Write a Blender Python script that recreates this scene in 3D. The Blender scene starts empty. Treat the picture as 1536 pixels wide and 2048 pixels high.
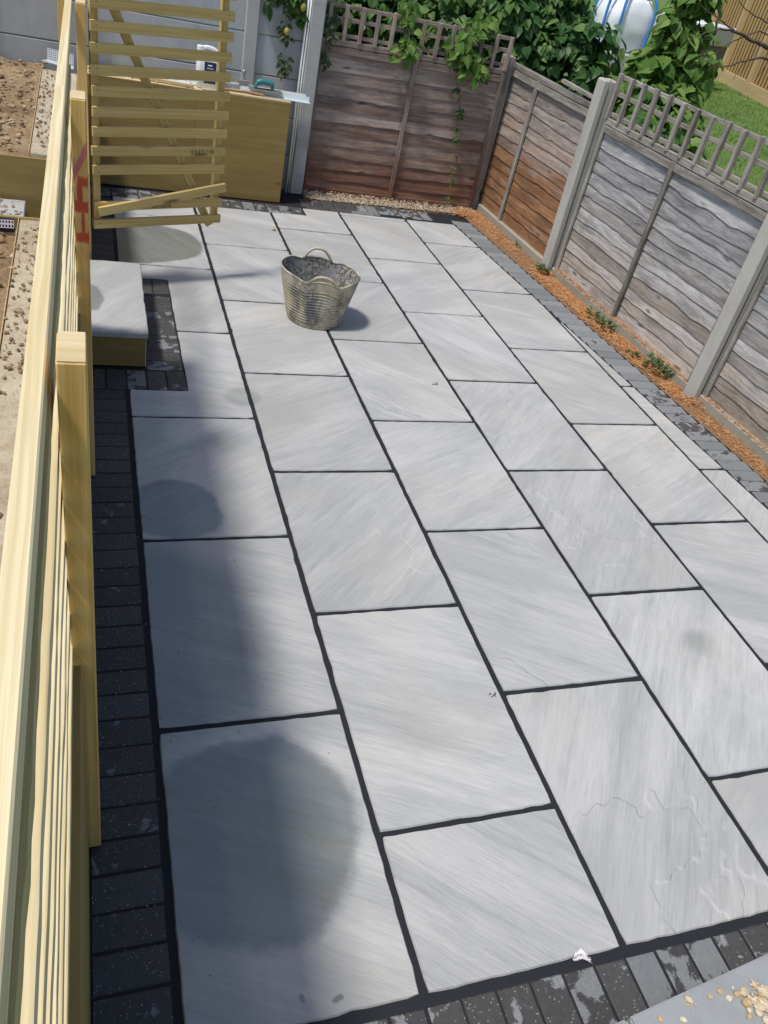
import bpy, bmesh, math, random
from mathutils import Vector, Matrix, noise
from math import radians, sin, cos, pi, sqrt

SC = bpy.context.scene
COL = SC.collection
rnd = random.Random(11)
U = rnd.uniform

# ------------------------------------------------------------------ camera
cam_d = bpy.data.cameras.new('camera')
cam = bpy.data.objects.new('camera', cam_d)
COL.objects.link(cam)
CR = Vector((0.94147929, -0.27490054, 0.19505497))
CD = Vector((-0.02261656, -0.62889178, -0.77716383))
CF = Vector((0.33631123, 0.72727218, -0.59830589))
M = Matrix.Identity(4)
for i in range(3):
    M[i][0] = CR[i]; M[i][1] = -CD[i]; M[i][2] = -CF[i]
M[0][3], M[1][3], M[2][3] = -0.15554, -1.14161, 2.17874
cam.matrix_world = M
cam_d.sensor_fit = 'VERTICAL'
cam_d.sensor_height = 36.0
cam_d.lens = 1608.2 / 2048 * 36.0
cam_d.clip_start = 0.02
cam_d.clip_end = 800
SC.camera = cam

# ------------------------------------------------------------------ world, sun, exposure
SUN_EL = radians(65)
SUN_VEC = Vector((-0.93, -0.36, 0)).normalized() * cos(SUN_EL) + Vector((0, 0, sin(SUN_EL)))
w = bpy.data.worlds.new('World')
SC.world = w
w.use_nodes = True
nt = w.node_tree
bg = nt.nodes['Background']
sky = nt.nodes.new('ShaderNodeTexSky')
sky.sky_type = 'NISHITA'
sky.sun_disc = False
sky.sun_elevation = SUN_EL
sky.sun_rotation = math.atan2(SUN_VEC.x, SUN_VEC.y)
sky.air_density = 1.0
sky.dust_density = 1.5
sky.ozone_density = 1.0
nt.links.new(sky.outputs[0], bg.inputs[0])
bg.inputs[1].default_value = 0.13
sd = bpy.data.lights.new('sun', 'SUN')
sd.energy = 3.6
sd.angle = radians(7.0)
sd.color = (1.0, 0.955, 0.88)
sun = bpy.data.objects.new('sun', sd)
COL.objects.link(sun)
sun.rotation_euler = SUN_VEC.to_track_quat('Z', 'Y').to_euler()
sun.location = (-6, -3, 9)
vs = SC.view_settings
vs.view_transform = 'Standard'
vs.look = 'None'
vs.exposure = 0.0
vs.gamma = 1.0
vs.use_curve_mapping = False

# ------------------------------------------------------------------ material helpers
class NT:
    def __init__(s, name):
        s.m = bpy.data.materials.new(name)
        s.m.use_nodes = True
        s.t = s.m.node_tree
        s.b = s.t.nodes['Principled BSDF']
    def n(s, typ, **kw):
        nd = s.t.nodes.new('ShaderNode' + typ)
        for k, v in kw.items():
            setattr(nd, k, v)
        return nd
    def l(s, a, b):
        s.t.links.new(a, b)
    def val(s, sock, v):
        if hasattr(v, 'is_output'):
            s.l(v, sock)
        elif isinstance(v, (tuple, list)) and len(v) == 3 and sock.type == 'RGBA':
            sock.default_value = (*v, 1)
        else:
            sock.default_value = v
    def math(s, op, a, b=0.0, c=None, clamp=False):
        nd = s.n('Math', operation=op, use_clamp=clamp)
        s.val(nd.inputs[0], a); s.val(nd.inputs[1], b)
        if c is not None: s.val(nd.inputs[2], c)
        return nd.outputs[0]
    def vmath(s, op, a, b):
        nd = s.n('VectorMath', operation=op)
        s.val(nd.inputs[0], a); s.val(nd.inputs[1], b)
        return nd.outputs[0]
    def mix(s, f, a, b, blend='MIX'):
        nd = s.n('Mix', data_type='RGBA', blend_type=blend)
        s.val(nd.inputs[0], f); s.val(nd.inputs[6], a); s.val(nd.inputs[7], b)
        return nd.outputs[2]
    def ramp(s, f, stops, interp='LINEAR'):
        nd = s.n('ValToRGB')
        cr = nd.color_ramp
        cr.interpolation = interp
        while len(cr.elements) < len(stops): cr.elements.new(0.5)
        for e, (p, c) in zip(cr.elements, stops):
            e.position = p
            e.color = (*c, 1) if isinstance(c, (tuple, list)) else (c, c, c, 1)
        s.val(nd.inputs[0], f)
        return nd.outputs[0]
    def obj(s, rand=True, mul=37.0):
        c = s.n('TexCoord').outputs['Object']
        if not rand: return c
        r = s.n('ObjectInfo').outputs['Random']
        k = s.n('CombineXYZ')
        for i, q in enumerate((mul, mul * 1.7, mul * 2.3)):
            s.l(s.math('MULTIPLY', r, q), k.inputs[i])
        return s.vmath('ADD', c, k.outputs[0])
    def pos(s):
        return s.n('NewGeometry').outputs['Position']
    def map(s, v, scale=(1, 1, 1), loc=(0, 0, 0), rot=(0, 0, 0), typ='POINT'):
        nd = s.n('Mapping', vector_type=typ)
        s.l(v, nd.inputs[0])
        nd.inputs['Location'].default_value = loc
        nd.inputs['Rotation'].default_value = rot
        nd.inputs['Scale'].default_value = scale
        return nd.outputs[0]
    def noise(s, v, scale=5, detail=4, rough=0.55, dist=0.0, out=0):
        nd = s.n('TexNoise')
        s.l(v, nd.inputs['Vector'])
        nd.inputs['Scale'].default_value = scale
        nd.inputs['Detail'].default_value = detail
        nd.inputs['Roughness'].default_value = rough
        nd.inputs['Distortion'].default_value = dist
        return nd.outputs[out]
    def vor(s, v, scale=5, feature='F1', out='Distance'):
        nd = s.n('TexVoronoi', feature=feature)
        s.l(v, nd.inputs['Vector'])
        nd.inputs['Scale'].default_value = scale
        return nd.outputs[out]
    def bump(s, h, strength=0.3, dist=0.01, normal=None):
        nd = s.n('Bump')
        s.val(nd.inputs['Strength'], strength)
        nd.inputs['Distance'].default_value = dist
        s.l(h, nd.inputs['Height'])
        if normal is not None: s.l(normal, nd.inputs['Normal'])
        return nd.outputs[0]
    def out(s, color=None, rough=None, normal=None, spec=None, metal=None):
        if color is not None: s.val(s.b.inputs['Base Color'], color)
        if rough is not None: s.val(s.b.inputs['Roughness'], rough)
        if normal is not None: s.l(normal, s.b.inputs['Normal'])
        if spec is not None: s.val(s.b.inputs['Specular IOR Level'], spec)
        if metal is not None: s.val(s.b.inputs['Metallic'], metal)
        return s.m

def m_plain(name, col, rough=0.6, var=0.12, scale=30, spec=0.4, metal=0.0, bump=0.05):
    t = NT(name)
    c = t.obj()
    n = t.noise(c, scale, 5, 0.6)
    cc = t.mix(n, tuple(x * (1 - var) for x in col), tuple(min(1, x * (1 + var)) for x in col))
    return t.out(cc, rough, t.bump(n, bump, 0.004), spec, metal)

def m_wood(name, light, dark, knots=0.0, rough=0.65, gscale=1.0, green=0.0, bump=0.25, knotcol=None):
    """sawn timber, grain along local X"""
    t = NT(name)
    c = t.obj()
    warp = t.noise(t.map(c, (1.3, 5, 5)), 1.0, 2, 0.5, 0, 1)
    wv = t.n('VectorMath', operation='MULTIPLY_ADD')
    t.l(warp, wv.inputs[0]); wv.inputs[1].default_value = (0.0, 0.03, 0.03)
    t.l(c, wv.inputs[2])
    cw = wv.outputs[0]
    rings = t.noise(t.map(cw, (0.9 * gscale, 90 * gscale, 90 * gscale)), 1.0, 3, 0.6)
    broad = t.noise(t.map(cw, (0.8, 14, 14)), 1.0, 3, 0.5)
    fine = t.noise(t.map(cw, (12, 420, 420)), 1.0, 2, 0.6)
    g = t.math('ADD', t.math('MULTIPLY', rings, 0.62), t.math('MULTIPLY', broad, 0.38))
    col = t.ramp(g, [(0.38, dark), (0.5, tuple((a + b) / 2 for a, b in zip(light, dark))), (0.58, light)])
    mott = t.noise(c, 3.0, 3, 0.6)
    col = t.mix(t.math('MULTIPLY', mott, 0.35), col, tuple(x * 0.72 for x in light), 'MIX')
    if green:
        gm = t.ramp(t.noise(t.map(c, (2, 9, 9)), 1.0, 3, 0.6), [(0.45, 0.0), (0.7, 1.0)])
        col = t.mix(t.math('MULTIPLY', gm, green), col, (0.36, 0.36, 0.14))
    if knots:
        kc = t.map(cw, (3.2, 15, 15))
        vd = t.vor(kc, 1.0)
        vc = t.vor(kc, 1.0, out='Color')
        sep = t.n('SeparateColor'); t.l(vc, sep.inputs[0])
        sel = t.math('GREATER_THAN', sep.outputs[0], 1 - knots)
        km = t.math('MULTIPLY', t.ramp(vd, [(0.10, 1.0), (0.22, 0.0)]), sel)
        col = t.mix(t.math('MULTIPLY', km, 0.85), col, knotcol or tuple(x * 0.32 for x in dark))
    hh = t.math('ADD', t.math('MULTIPLY', rings, 0.7), t.math('MULTIPLY', fine, 0.5))
    return t.out(col, rough, t.bump(hh, bump, 0.003), 0.25)

def m_lap(name, tops, bots, zmid, zw, knot=0.5):
    """weathered lap boards: grain along local X, foot stained by damp"""
    t = NT(name)
    c = t.obj(mul=53)
    warp = t.noise(t.map(c, (2.2, 6, 6)), 1.0, 3, 0.55, 0.6, 1)
    wv = t.n('VectorMath', operation='MULTIPLY_ADD')
    t.l(warp, wv.inputs[0]); wv.inputs[1].default_value = (0.0, 0.07, 0.07)
    t.l(c, wv.inputs[2])
    cw = wv.outputs[0]
    g1 = t.noise(t.map(cw, (1.5, 34, 34)), 1.0, 5, 0.65)
    g2 = t.noise(t.map(cw, (6, 160, 160)), 1.0, 3, 0.65)
    blot = t.noise(t.map(c, (2.3, 6, 6)), 1.0, 4, 0.6)
    g = t.math('ADD', t.math('MULTIPLY', g1, 0.6), t.math('MULTIPLY', g2, 0.4))
    ctop = t.ramp(g, [(0.3, tops[0]), (0.5, tops[1]), (0.68, tops[2])])
    cbot = t.ramp(g, [(0.3, bots[0]), (0.5, bots[1]), (0.68, bots[2])])
    z = t.n('SeparateXYZ'); t.l(t.pos(), z.inputs[0])
    zz = t.math('ADD', z.outputs[2], t.math('MULTIPLY', t.math('SUBTRACT', blot, 0.5), 0.9))
    oi = t.n('ObjectInfo').outputs['Random']
    zz = t.math('ADD', zz, t.math('MULTIPLY', t.math('SUBTRACT', oi, 0.5), 0.3))
    f = t.n('MapRange', interpolation_type='SMOOTHSTEP')
    t.l(zz, f.inputs[0]); f.inputs[1].default_value = zmid - zw; f.inputs[2].default_value = zmid + zw
    col = t.mix(f.outputs[0], cbot, ctop)
    dk = t.ramp(t.noise(t.map(c, (2.6, 9, 9)), 1.0, 5, 0.7), [(0.47, 0.0), (0.66, 1.0)])
    col = t.mix(t.math('MULTIPLY', dk, 0.5), col, tuple(x * 0.42 for x in tops[0]))
    kc = t.map(cw, (2.6, 9, 9))
    vd = t.vor(kc, 1.0)
    sep = t.n('SeparateColor'); t.l(t.vor(kc, 1.0, out='Color'), sep.inputs[0])
    sel = t.math('GREATER_THAN', sep.outputs[1], 1 - knot)
    km = t.math('MULTIPLY', t.ramp(vd, [(0.05, 1.0), (0.13, 0.0)]), sel)
    halo = t.math('MULTIPLY', t.ramp(vd, [(0.08, 0.0), (0.16, 1.0), (0.32, 0.0)]), sel)
    col = t.mix(t.math('MULTIPLY', halo, 0.3), col, tops[2])
    col = t.mix(t.math('MULTIPLY', km, 0.7), col, tuple(x * 0.3 for x in tops[0]))
    hv = t.math('MULTIPLY_ADD', oi, 0.5, 0.75)
    hsv = t.n('HueSaturation'); t.l(hv, hsv.inputs['Value']); t.l(col, hsv.inputs['Color'])
    hh = t.math('ADD', t.math('MULTIPLY', g1, 0.7), t.math('MULTIPLY', g2, 0.5))
    return t.out(hsv.outputs[0], 0.8, t.bump(hh, 0.55, 0.006), 0.2)

def m_concrete(name, col, speck=0.5, stain=(0.2, 0.2, 0.17)):
    t = NT(name)
    c = t.obj()
    n1 = t.noise(c, 7, 6, 0.65)
    n2 = t.noise(c, 120, 3, 0.7)
    sp = t.ramp(t.vor(c, 90), [(0.10, 1.0), (0.22, 0.0)])
    a = t.mix(n1, tuple(x * 0.78 for x in col), tuple(min(1, x * 1.18) for x in col))
    a = t.mix(t.math('MULTIPLY', n2, 0.3), a, tuple(x * 0.6 for x in col))
    a = t.mix(t.math('MULTIPLY', sp, speck * 0.5), a, tuple(x * 0.35 for x in col))
    st = t.ramp(t.noise(t.map(c, (9, 9, 1.6)), 1.0, 4, 0.6), [(0.5, 0.0), (0.75, 1.0)])
    a = t.mix(t.math('MULTIPLY', st, 0.35), a, stain)
    h = t.math('ADD', n2, t.math('MULTIPLY', sp, -0.6))
    return t.out(a, 0.85, t.bump(h, 0.35, 0.003), 0.25)

# wet patches on the paving, one with gate shadow in its tone: (x, y, rx, ry, rot, depth of tone, edge softness)
WET_SHADE = [
    (0.25, 0.06, 0.335, 0.335, 0.35, 0.95, 0.12),
    (0.08, 0.86, 0.36, 0.50, 0.10, 0.8, 0.35),
    (0.14, 1.56, 0.215, 0.20, -0.5, 1.0, 0.14),
    (0.57, 2.48, 0.12, 0.10, 0.3, 0.42, 0.3),
    (0.14, 4.46, 0.46, 0.36, 0.25, 1.0, 0.08),  # wet area under the gate, enlarged and darkened to include the gate's shadow
    (2.20, 0.60, 0.10, 0.075, 0.4, 0.45, 0.6),
    (0.395, -0.398, 0.013, 0.011, 0, 0.9, 0.3),
    (0.298, -0.387, 0.011, 0.014, 0, 0.9, 0.3),
    (-0.165, 3.14, 0.10, 0.19, 0.15, 0.8, 0.15),
]
def m_stone(name='grey_sandstone'):
    t = NT(name)
    c = t.obj(mul=61)
    at = t.n('Attribute', attribute_type='OBJECT', attribute_name='ang')
    fl = t.n('Attribute', attribute_type='OBJECT', attribute_name='flake')
    vr = t.n('VectorRotate', rotation_type='Z_AXIS')
    t.l(c, vr.inputs['Vector']); t.l(at.outputs['Fac'], vr.inputs['Angle'])
    warp = t.noise(t.map(vr.outputs[0], (1.0, 2.0, 1)), 1.6, 3, 0.5, 0, 1)
    wv = t.n('VectorMath', operation='MULTIPLY_ADD')
    t.l(warp, wv.inputs[0]); wv.inputs[1].default_value = (0.05, 0.05, 0.0)
    t.l(vr.outputs[0], wv.inputs[2])
    cr = wv.outputs[0]
    broad = t.noise(t.map(cr, (0.9, 6.5, 1)), 1.0, 5, 0.62, 0.3)
    hair = t.noise(t.map(vr.outputs[0], (13, 170, 1)), 1.0, 4, 0.65, 0.3)
    mid = t.noise(t.map(cr, (2.0, 36, 1)), 1.0, 6, 0.68, 0.5)
    fine = t.noise(t.map(cr, (6, 70, 1)), 1.0, 5, 0.7, 0.4)
    grain = t.noise(c, 420, 2, 0.6)
    low = t.noise(c, 1.7, 3, 0.5)
    cloud = t.noise(t.map(vr.outputs[0], (1.1, 2.6, 1), (7, 3, 0)), 1.5, 4, 0.6)
    g = t.math('ADD', t.math('MULTIPLY', broad, 0.34), t.math('ADD', t.math('MULTIPLY', mid, 0.22), t.math('ADD', t.math('MULTIPLY', fine, 0.22), t.math('MULTIPLY', hair, 0.22))))
    col = t.ramp(g, [(0.36, (0.27, 0.28, 0.284)), (0.44, (0.365, 0.373, 0.374)), (0.5, (0.43, 0.433, 0.43)), (0.56, (0.485, 0.485, 0.477)), (0.64, (0.56, 0.556, 0.545))])
    warm = t.ramp(low, [(0.50, 0.0), (0.68, 1.0)])
    col = t.mix(t.math('MULTIPLY', warm, 0.38), col, (0.46, 0.425, 0.36))
    oi = t.n('ObjectInfo').outputs['Random']
    hsv = t.n('HueSaturation')
    t.l(t.math('MULTIPLY_ADD', oi, 0.18, 0.91), hsv.inputs['Value']); t.l(col, hsv.inputs['Color'])
    col = hsv.outputs[0]
    col = t.mix(t.ramp(cloud, [(0.40, 0.42), (0.56, 0.0)]), col, (0.29, 0.298, 0.30))
    col = t.mix(t.ramp(cloud, [(0.55, 0.0), (0.72, 0.35)]), col, (0.56, 0.555, 0.545))
    # riven flakes: a step in the surface with a pale broken edge
    fn = t.noise(t.map(cr, (1.6, 2.6, 1), (4.1, 2.7, 0)), 0.9, 4, 0.5)
    step = t.ramp(fn, [(0.585, 0.0), (0.592, 1.0)])
    edge = t.ramp(fn, [(0.580, 0.0), (0.588, 1.0), (0.594, 0.0)])
    col = t.mix(t.math('MULTIPLY', t.math('MULTIPLY', edge, fl.outputs['Fac']), 0.28), col, (0.66, 0.66, 0.65))
    col = t.mix(t.math('MULTIPLY', grain, 0.35), col, (0.33, 0.335, 0.34))
    # small dark specks
    spk = t.math('MULTIPLY', t.ramp(t.vor(c, 9), [(0.018, 1.0), (0.03, 0.0)]), 0.5)
    col = t.mix(spk, col, (0.12, 0.11, 0.1))
    # wet patches, the gate's shadow painted into one of them
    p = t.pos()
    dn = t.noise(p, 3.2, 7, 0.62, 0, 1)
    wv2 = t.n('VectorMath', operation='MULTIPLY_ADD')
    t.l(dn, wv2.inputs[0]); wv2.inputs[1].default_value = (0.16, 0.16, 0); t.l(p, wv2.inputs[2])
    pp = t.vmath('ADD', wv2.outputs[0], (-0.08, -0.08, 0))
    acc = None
    for (x, y, rx, ry, ro, dep, soft) in WET_SHADE:
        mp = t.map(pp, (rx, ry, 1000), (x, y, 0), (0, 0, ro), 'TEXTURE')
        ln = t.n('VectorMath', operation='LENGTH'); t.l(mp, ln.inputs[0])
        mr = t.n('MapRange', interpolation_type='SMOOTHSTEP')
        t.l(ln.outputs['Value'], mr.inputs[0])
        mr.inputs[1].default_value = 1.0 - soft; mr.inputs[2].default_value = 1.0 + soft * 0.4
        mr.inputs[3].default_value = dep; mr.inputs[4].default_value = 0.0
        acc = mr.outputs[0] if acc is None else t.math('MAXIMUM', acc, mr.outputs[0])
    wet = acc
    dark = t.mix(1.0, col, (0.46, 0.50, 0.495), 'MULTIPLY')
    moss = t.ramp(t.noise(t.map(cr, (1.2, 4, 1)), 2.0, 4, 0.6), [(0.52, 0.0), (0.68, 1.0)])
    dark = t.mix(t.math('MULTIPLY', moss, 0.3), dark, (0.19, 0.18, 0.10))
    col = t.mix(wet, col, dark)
    rough = t.math('SUBTRACT', t.math('MULTIPLY_ADD', mid, 0.25, 0.44), t.math('MULTIPLY', wet, 0.52), clamp=True)
    h = t.math('ADD', t.math('MULTIPLY', mid, 0.8), t.math('ADD', t.math('MULTIPLY', fine, 0.4), t.math('ADD', t.math('MULTIPLY', hair, 0.25), t.math('MULTIPLY', grain, 0.08))))
    b1 = t.bump(h, t.math('MULTIPLY_ADD', wet, -0.60, 0.62), 0.006)
    b2 = t.bump(step, t.math('MULTIPLY', fl.outputs['Fac'], 0.9), 0.004, b1)
    return t.out(col, t.math('MAXIMUM', rough, 0.05), b2, t.math('MULTIPLY_ADD', wet, 0.55, 0.45))

def m_paver(name='charcoal_paver'):
    t = NT(name)
    c = t.obj(mul=29)
    n = t.noise(c, 60, 4, 0.65)
    big = t.noise(c, 11, 5, 0.62, 0.4)
    wetf = t.n('Attribute', attribute_type='OBJECT', attribute_name='wet')
    sp = t.n('TexVoronoi'); t.l(c, sp.inputs['Vector']); sp.inputs['Scale'].default_value = 130
    sc = t.n('SeparateColor'); t.l(sp.outputs['Color'], sc.inputs[0])
    fleck = t.math('MULTIPLY', t.ramp(sp.outputs['Distance'], [(0.22, 1.0), (0.34, 0.0)]), t.math('GREATER_THAN', sc.outputs[0], 0.80))
    dry = t.mix(n, (0.14, 0.15, 0.158), (0.24, 0.252, 0.262))
    wetc = t.mix(n, (0.034, 0.034, 0.036), (0.075, 0.07, 0.066))
    m = t.n('MapRange', interpolation_type='SMOOTHSTEP')
    t.l(big, m.inputs[0])
    lo = t.math('SUBTRACT', 0.78, t.math('MULTIPLY', t.math('MULTIPLY_ADD', t.math('SUBTRACT', t.n('ObjectInfo').outputs['Random'], 0.5), 0.35, wetf.outputs['Fac']), 0.5))
    t.l(lo, m.inputs[1]); t.l(t.math('ADD', lo, 0.05), m.inputs[2])
    col = t.mix(m.outputs[0], dry, wetc)
    col = t.mix(t.math('MULTIPLY', fleck, 0.5), col, (0.42, 0.40, 0.37))
    oi = t.n('ObjectInfo').outputs['Random']
    hsv = t.n('HueSaturation'); t.l(t.math('MULTIPLY_ADD', oi, 0.4, 0.8), hsv.inputs['Value']); t.l(col, hsv.inputs['Color'])
    rg = t.math('SUBTRACT', 0.75, t.math('MULTIPLY', m.outputs[0], 0.22))
    return t.out(hsv.outputs[0], rg, t.bump(t.math('ADD', n, t.math('MULTIPLY', fleck, 0.4)), 0.5, 0.004), 0.4)

def m_leaf(name, c1, c2, c3, rough=0.38, trans=0.35):
    t = NT(name)
    r = t.n('NewGeometry').outputs['Random Per Island']
    col = t.ramp(r, [(0.0, c1), (0.55, c2), (1.0, c3)])
    n = t.noise(t.n('TexCoord').outputs['Object'], 40, 3, 0.6)
    col = t.mix(t.math('MULTIPLY', n, 0.35), col, tuple(x * 0.6 for x in c1))
    t.val(t.b.inputs['Base Color'], col)
    t.b.inputs['Roughness'].default_value = rough
    t.b.inputs['Specular IOR Level'].default_value = 0.25
    tr = t.n('BsdfTranslucent')
    t.l(t.mix(1.0, col, (1.0, 1.0, 0.45), 'MULTIPLY'), tr.inputs[0])
    mx = t.n('MixShader'); mx.inputs[0].default_value = trans
    t.l(t.b.outputs[0], mx.inputs[1]); t.l(tr.outputs[0], mx.inputs[2])
    t.l(mx.outputs[0], t.t.nodes['Material Output'].inputs[0])
    return t.m

def m_island(name, stops, rough=0.8, bump=0.3, scale=200):
    t = NT(name)
    r = t.n('NewGeometry').outputs['Random Per Island']
    col = t.ramp(r, stops)
    n = t.noise(t.n('TexCoord').outputs['Object'], scale, 3, 0.6)
    col = t.mix(t.math('MULTIPLY', n, 0.3), col, (0.1, 0.08, 0.06))
    return t.out(col, rough, t.bump(n, bump, 0.002), 0.3)

MT = {}
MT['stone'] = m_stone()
MT['paver'] = m_paver()
MT['joint'] = m_plain('dark_jointing', (0.016, 0.018, 0.023), 0.75, 0.4, 160, 0.3, bump=0.5)
MT['pine'] = m_wood('fresh_pine', (0.77, 0.67, 0.43), (0.60, 0.47, 0.24), 0.06)
MT['post'] = m_wood('treated_post', (0.82, 0.56, 0.22), (0.54, 0.32, 0.09), 0.12, gscale=0.6, bump=0.3)
MT['endgrain'] = m_wood('post_end_grain', (0.70, 0.58, 0.36), (0.55, 0.42, 0.22), 0, gscale=0.5)
MT['gate'] = m_wood('treated_batten', (0.62, 0.455, 0.18), (0.46, 0.31, 0.10), 0.22, green=0.18)
MT['rough'] = m_wood('rough_sawn_batten', (0.62, 0.52, 0.26), (0.46, 0.36, 0.15), 0.1, green=0.35, bump=0.8)
MT['ply'] = m_wood('treated_plywood', (0.285, 0.195, 0.066), (0.235, 0.155, 0.05), 0.03, gscale=0.35, green=0.25, bump=0.12)
MT['plytop'] = m_wood('pale_plywood', (0.62, 0.50, 0.30), (0.48, 0.37, 0.2), 0.05, gscale=0.4, bump=0.12)
GREY = ((0.14, 0.137, 0.142), (0.36, 0.352, 0.355), (0.57, 0.56, 0.55))
BRN = ((0.13, 0.085, 0.055), (0.27, 0.185, 0.125), (0.40, 0.30, 0.22))
ORG = ((0.15, 0.07, 0.035), (0.31, 0.155, 0.075), (0.44, 0.26, 0.145))
MID = ((0.14, 0.11, 0.094), (0.30, 0.235, 0.20), (0.43, 0.355, 0.305))
RED = ((0.085, 0.042, 0.027), (0.20, 0.10, 0.064), (0.30, 0.17, 0.115))
MT['lap_back'] = m_lap('brown_lap_boards', MID, RED, 0.42, 0.30)
MT['lap_corner'] = m_lap('orange_grey_lap_boards', ((0.14, 0.115, 0.10), (0.29, 0.25, 0.225), (0.42, 0.38, 0.35)), ORG, 0.72, 0.35)
MT['lap_grey'] = m_lap('silver_grey_lap_boards', GREY, ((0.16, 0.13, 0.105), (0.39, 0.33, 0.275), (0.54, 0.48, 0.415)), 0.42, 0.38)
MT['batten_grey'] = m_lap('silver_grey_batten', ((0.11, 0.093, 0.078), (0.27, 0.245, 0.215), (0.45, 0.425, 0.39)), GREY, -1, 0.1, 0.2)
MT['batten_brown'] = m_lap('brown_batten', MID, RED, 0.3, 0.2, 0.2)
MT['conc_post'] = m_concrete('pale_concrete', (0.47, 0.455, 0.41), 0.8, (0.25, 0.23, 0.19))
MT['conc_board'] = m_concrete('stained_concrete', (0.36, 0.33, 0.27), 0.6, (0.20, 0.17, 0.10))
MT['conc_wall'] = m_concrete('grey_concrete', (0.40, 0.42, 0.435), 0.25, (0.2, 0.21, 0.21))
MT['conc_back'] = m_concrete('mid_grey_concrete', (0.42, 0.42, 0.41), 0.4)
MT['coping'] = m_concrete('blue_grey_block', (0.31, 0.325, 0.34), 0.3)
MT['white'] = m_plain('white_plastic', (0.78, 0.79, 0.78), 0.35, 0.05, 20)
MT['metal'] = m_plain('dull_steel', (0.35, 0.36, 0.36), 0.4, 0.25, 60, 0.5, 0.8)
MT['black'] = m_plain('black_rubber', (0.02, 0.02, 0.022), 0.6)
MT['bark'] = m_plain('bark', (0.10, 0.075, 0.055), 0.85, 0.4, 40, 0.2, bump=0.6)
MT['stem'] = m_plain('green_stem', (0.14, 0.17, 0.05), 0.6, 0.3, 40)

# ------------------------------------------------------------------ object helpers
def pw(o):
    m = o.matrix_basis.copy()
    while o.parent:
        o = o.parent
        m = o.matrix_basis @ m
    return m

def link(name, me, mat=None, parent=None, M=None):
    o = bpy.data.objects.new(name, me)
    COL.objects.link(o)
    if mat is not None and me is not None and not me.materials:
        me.materials.append(MT[mat] if isinstance(mat, str) else mat)
    if M is None: M = Matrix.Identity(4)
    if parent is not None:
        o.parent = parent
        o.matrix_basis = pw(parent).inverted() @ M
    else:
        o.matrix_basis = M
    return o

def tag(o, label, cat=None, group=None, kind=None):
    o['label'] = label
    if cat: o['category'] = cat
    if group: o['group'] = group
    if kind: o['kind'] = kind
    return o

def thing(name, loc, label, cat, group=None, rz=0.0):
    o = bpy.data.objects.new(name, None)
    COL.objects.link(o)
    o.empty_display_size = 0.1
    o.matrix_basis = Matrix.Translation(loc) @ Matrix.Rotation(rz, 4, 'Z')
    return tag(o, label, cat, group)

def pydata(name, v, f, smooth=False):
    me = bpy.data.meshes.new(name)
    me.from_pydata([tuple(p) for p in v], [], f)
    if smooth:
        me.polygons.foreach_set('use_smooth', [True] * len(me.polygons))
    me.update()
    return me

def from_bm(name, bm, smooth=False):
    me = bpy.data.meshes.new(name)
    bmesh.ops.recalc_face_normals(bm, faces=bm.faces)
    bm.to_mesh(me); bm.free()
    if smooth:
        me.polygons.foreach_set('use_smooth', [True] * len(me.polygons))
    return me

_boxes = {}
def boxmesh(lx, ly, lz, bev=0.002, key=''):
    """box centred on the origin with a small chamfer"""
    k = (round(lx, 4), round(ly, 4), round(lz, 4), bev, key)
    if k in _boxes: return _boxes[k]
    bm = bmesh.new()
    bmesh.ops.create_cube(bm, size=1)
    bmesh.ops.scale(bm, vec=(lx, ly, lz), verts=bm.verts)
    if bev: bmesh.ops.bevel(bm, geom=list(bm.edges), offset=bev, segments=1, affect='EDGES')
    _boxes[k] = from_bm('box', bm)
    return _boxes[k]

def box(name, lo, hi, mat, parent=None, bev=0.003, axis=0):
    """axis-aligned box in world space; axis = the side its grain runs along"""
    d = [hi[i] - lo[i] for i in range(3)]
    c = Vector([(hi[i] + lo[i]) / 2 for i in range(3)])
    if axis == 0:
        return link(name, boxmesh(d[0], d[1], d[2], bev, str(mat)), mat, parent, Matrix.Translation(c))
    if axis == 1:
        R = Matrix.Rotation(pi / 2, 4, 'Z')
        return link(name, boxmesh(d[1], d[0], d[2], bev, str(mat)), mat, parent, Matrix.Translation(c) @ R)
    R = Matrix.Rotation(-pi / 2, 4, 'Y')
    return link(name, boxmesh(d[2], d[1], d[0], bev, str(mat)), mat, parent, Matrix.Translation(c) @ R)

def frame(a, b, side):
    """matrix: X along a->b, Y near 'side', origin at the middle"""
    a, b, side = Vector(a), Vector(b), Vector(side)
    x = (b - a).normalized()
    z = x.cross(side).normalized()
    y = z.cross(x)
    m = Matrix.Identity(4)
    for i in range(3):
        m[i][0], m[i][1], m[i][2], m[i][3] = x[i], y[i], z[i], (a[i] + b[i]) / 2
    return m

def timber(name, a, b, wy, wz, side, mat, parent=None, bev=0.002):
    L = (Vector(b) - Vector(a)).length
    return link(name, boxmesh(L, wy, wz, bev, str(mat)), mat, parent, frame(a, b, side))

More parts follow.
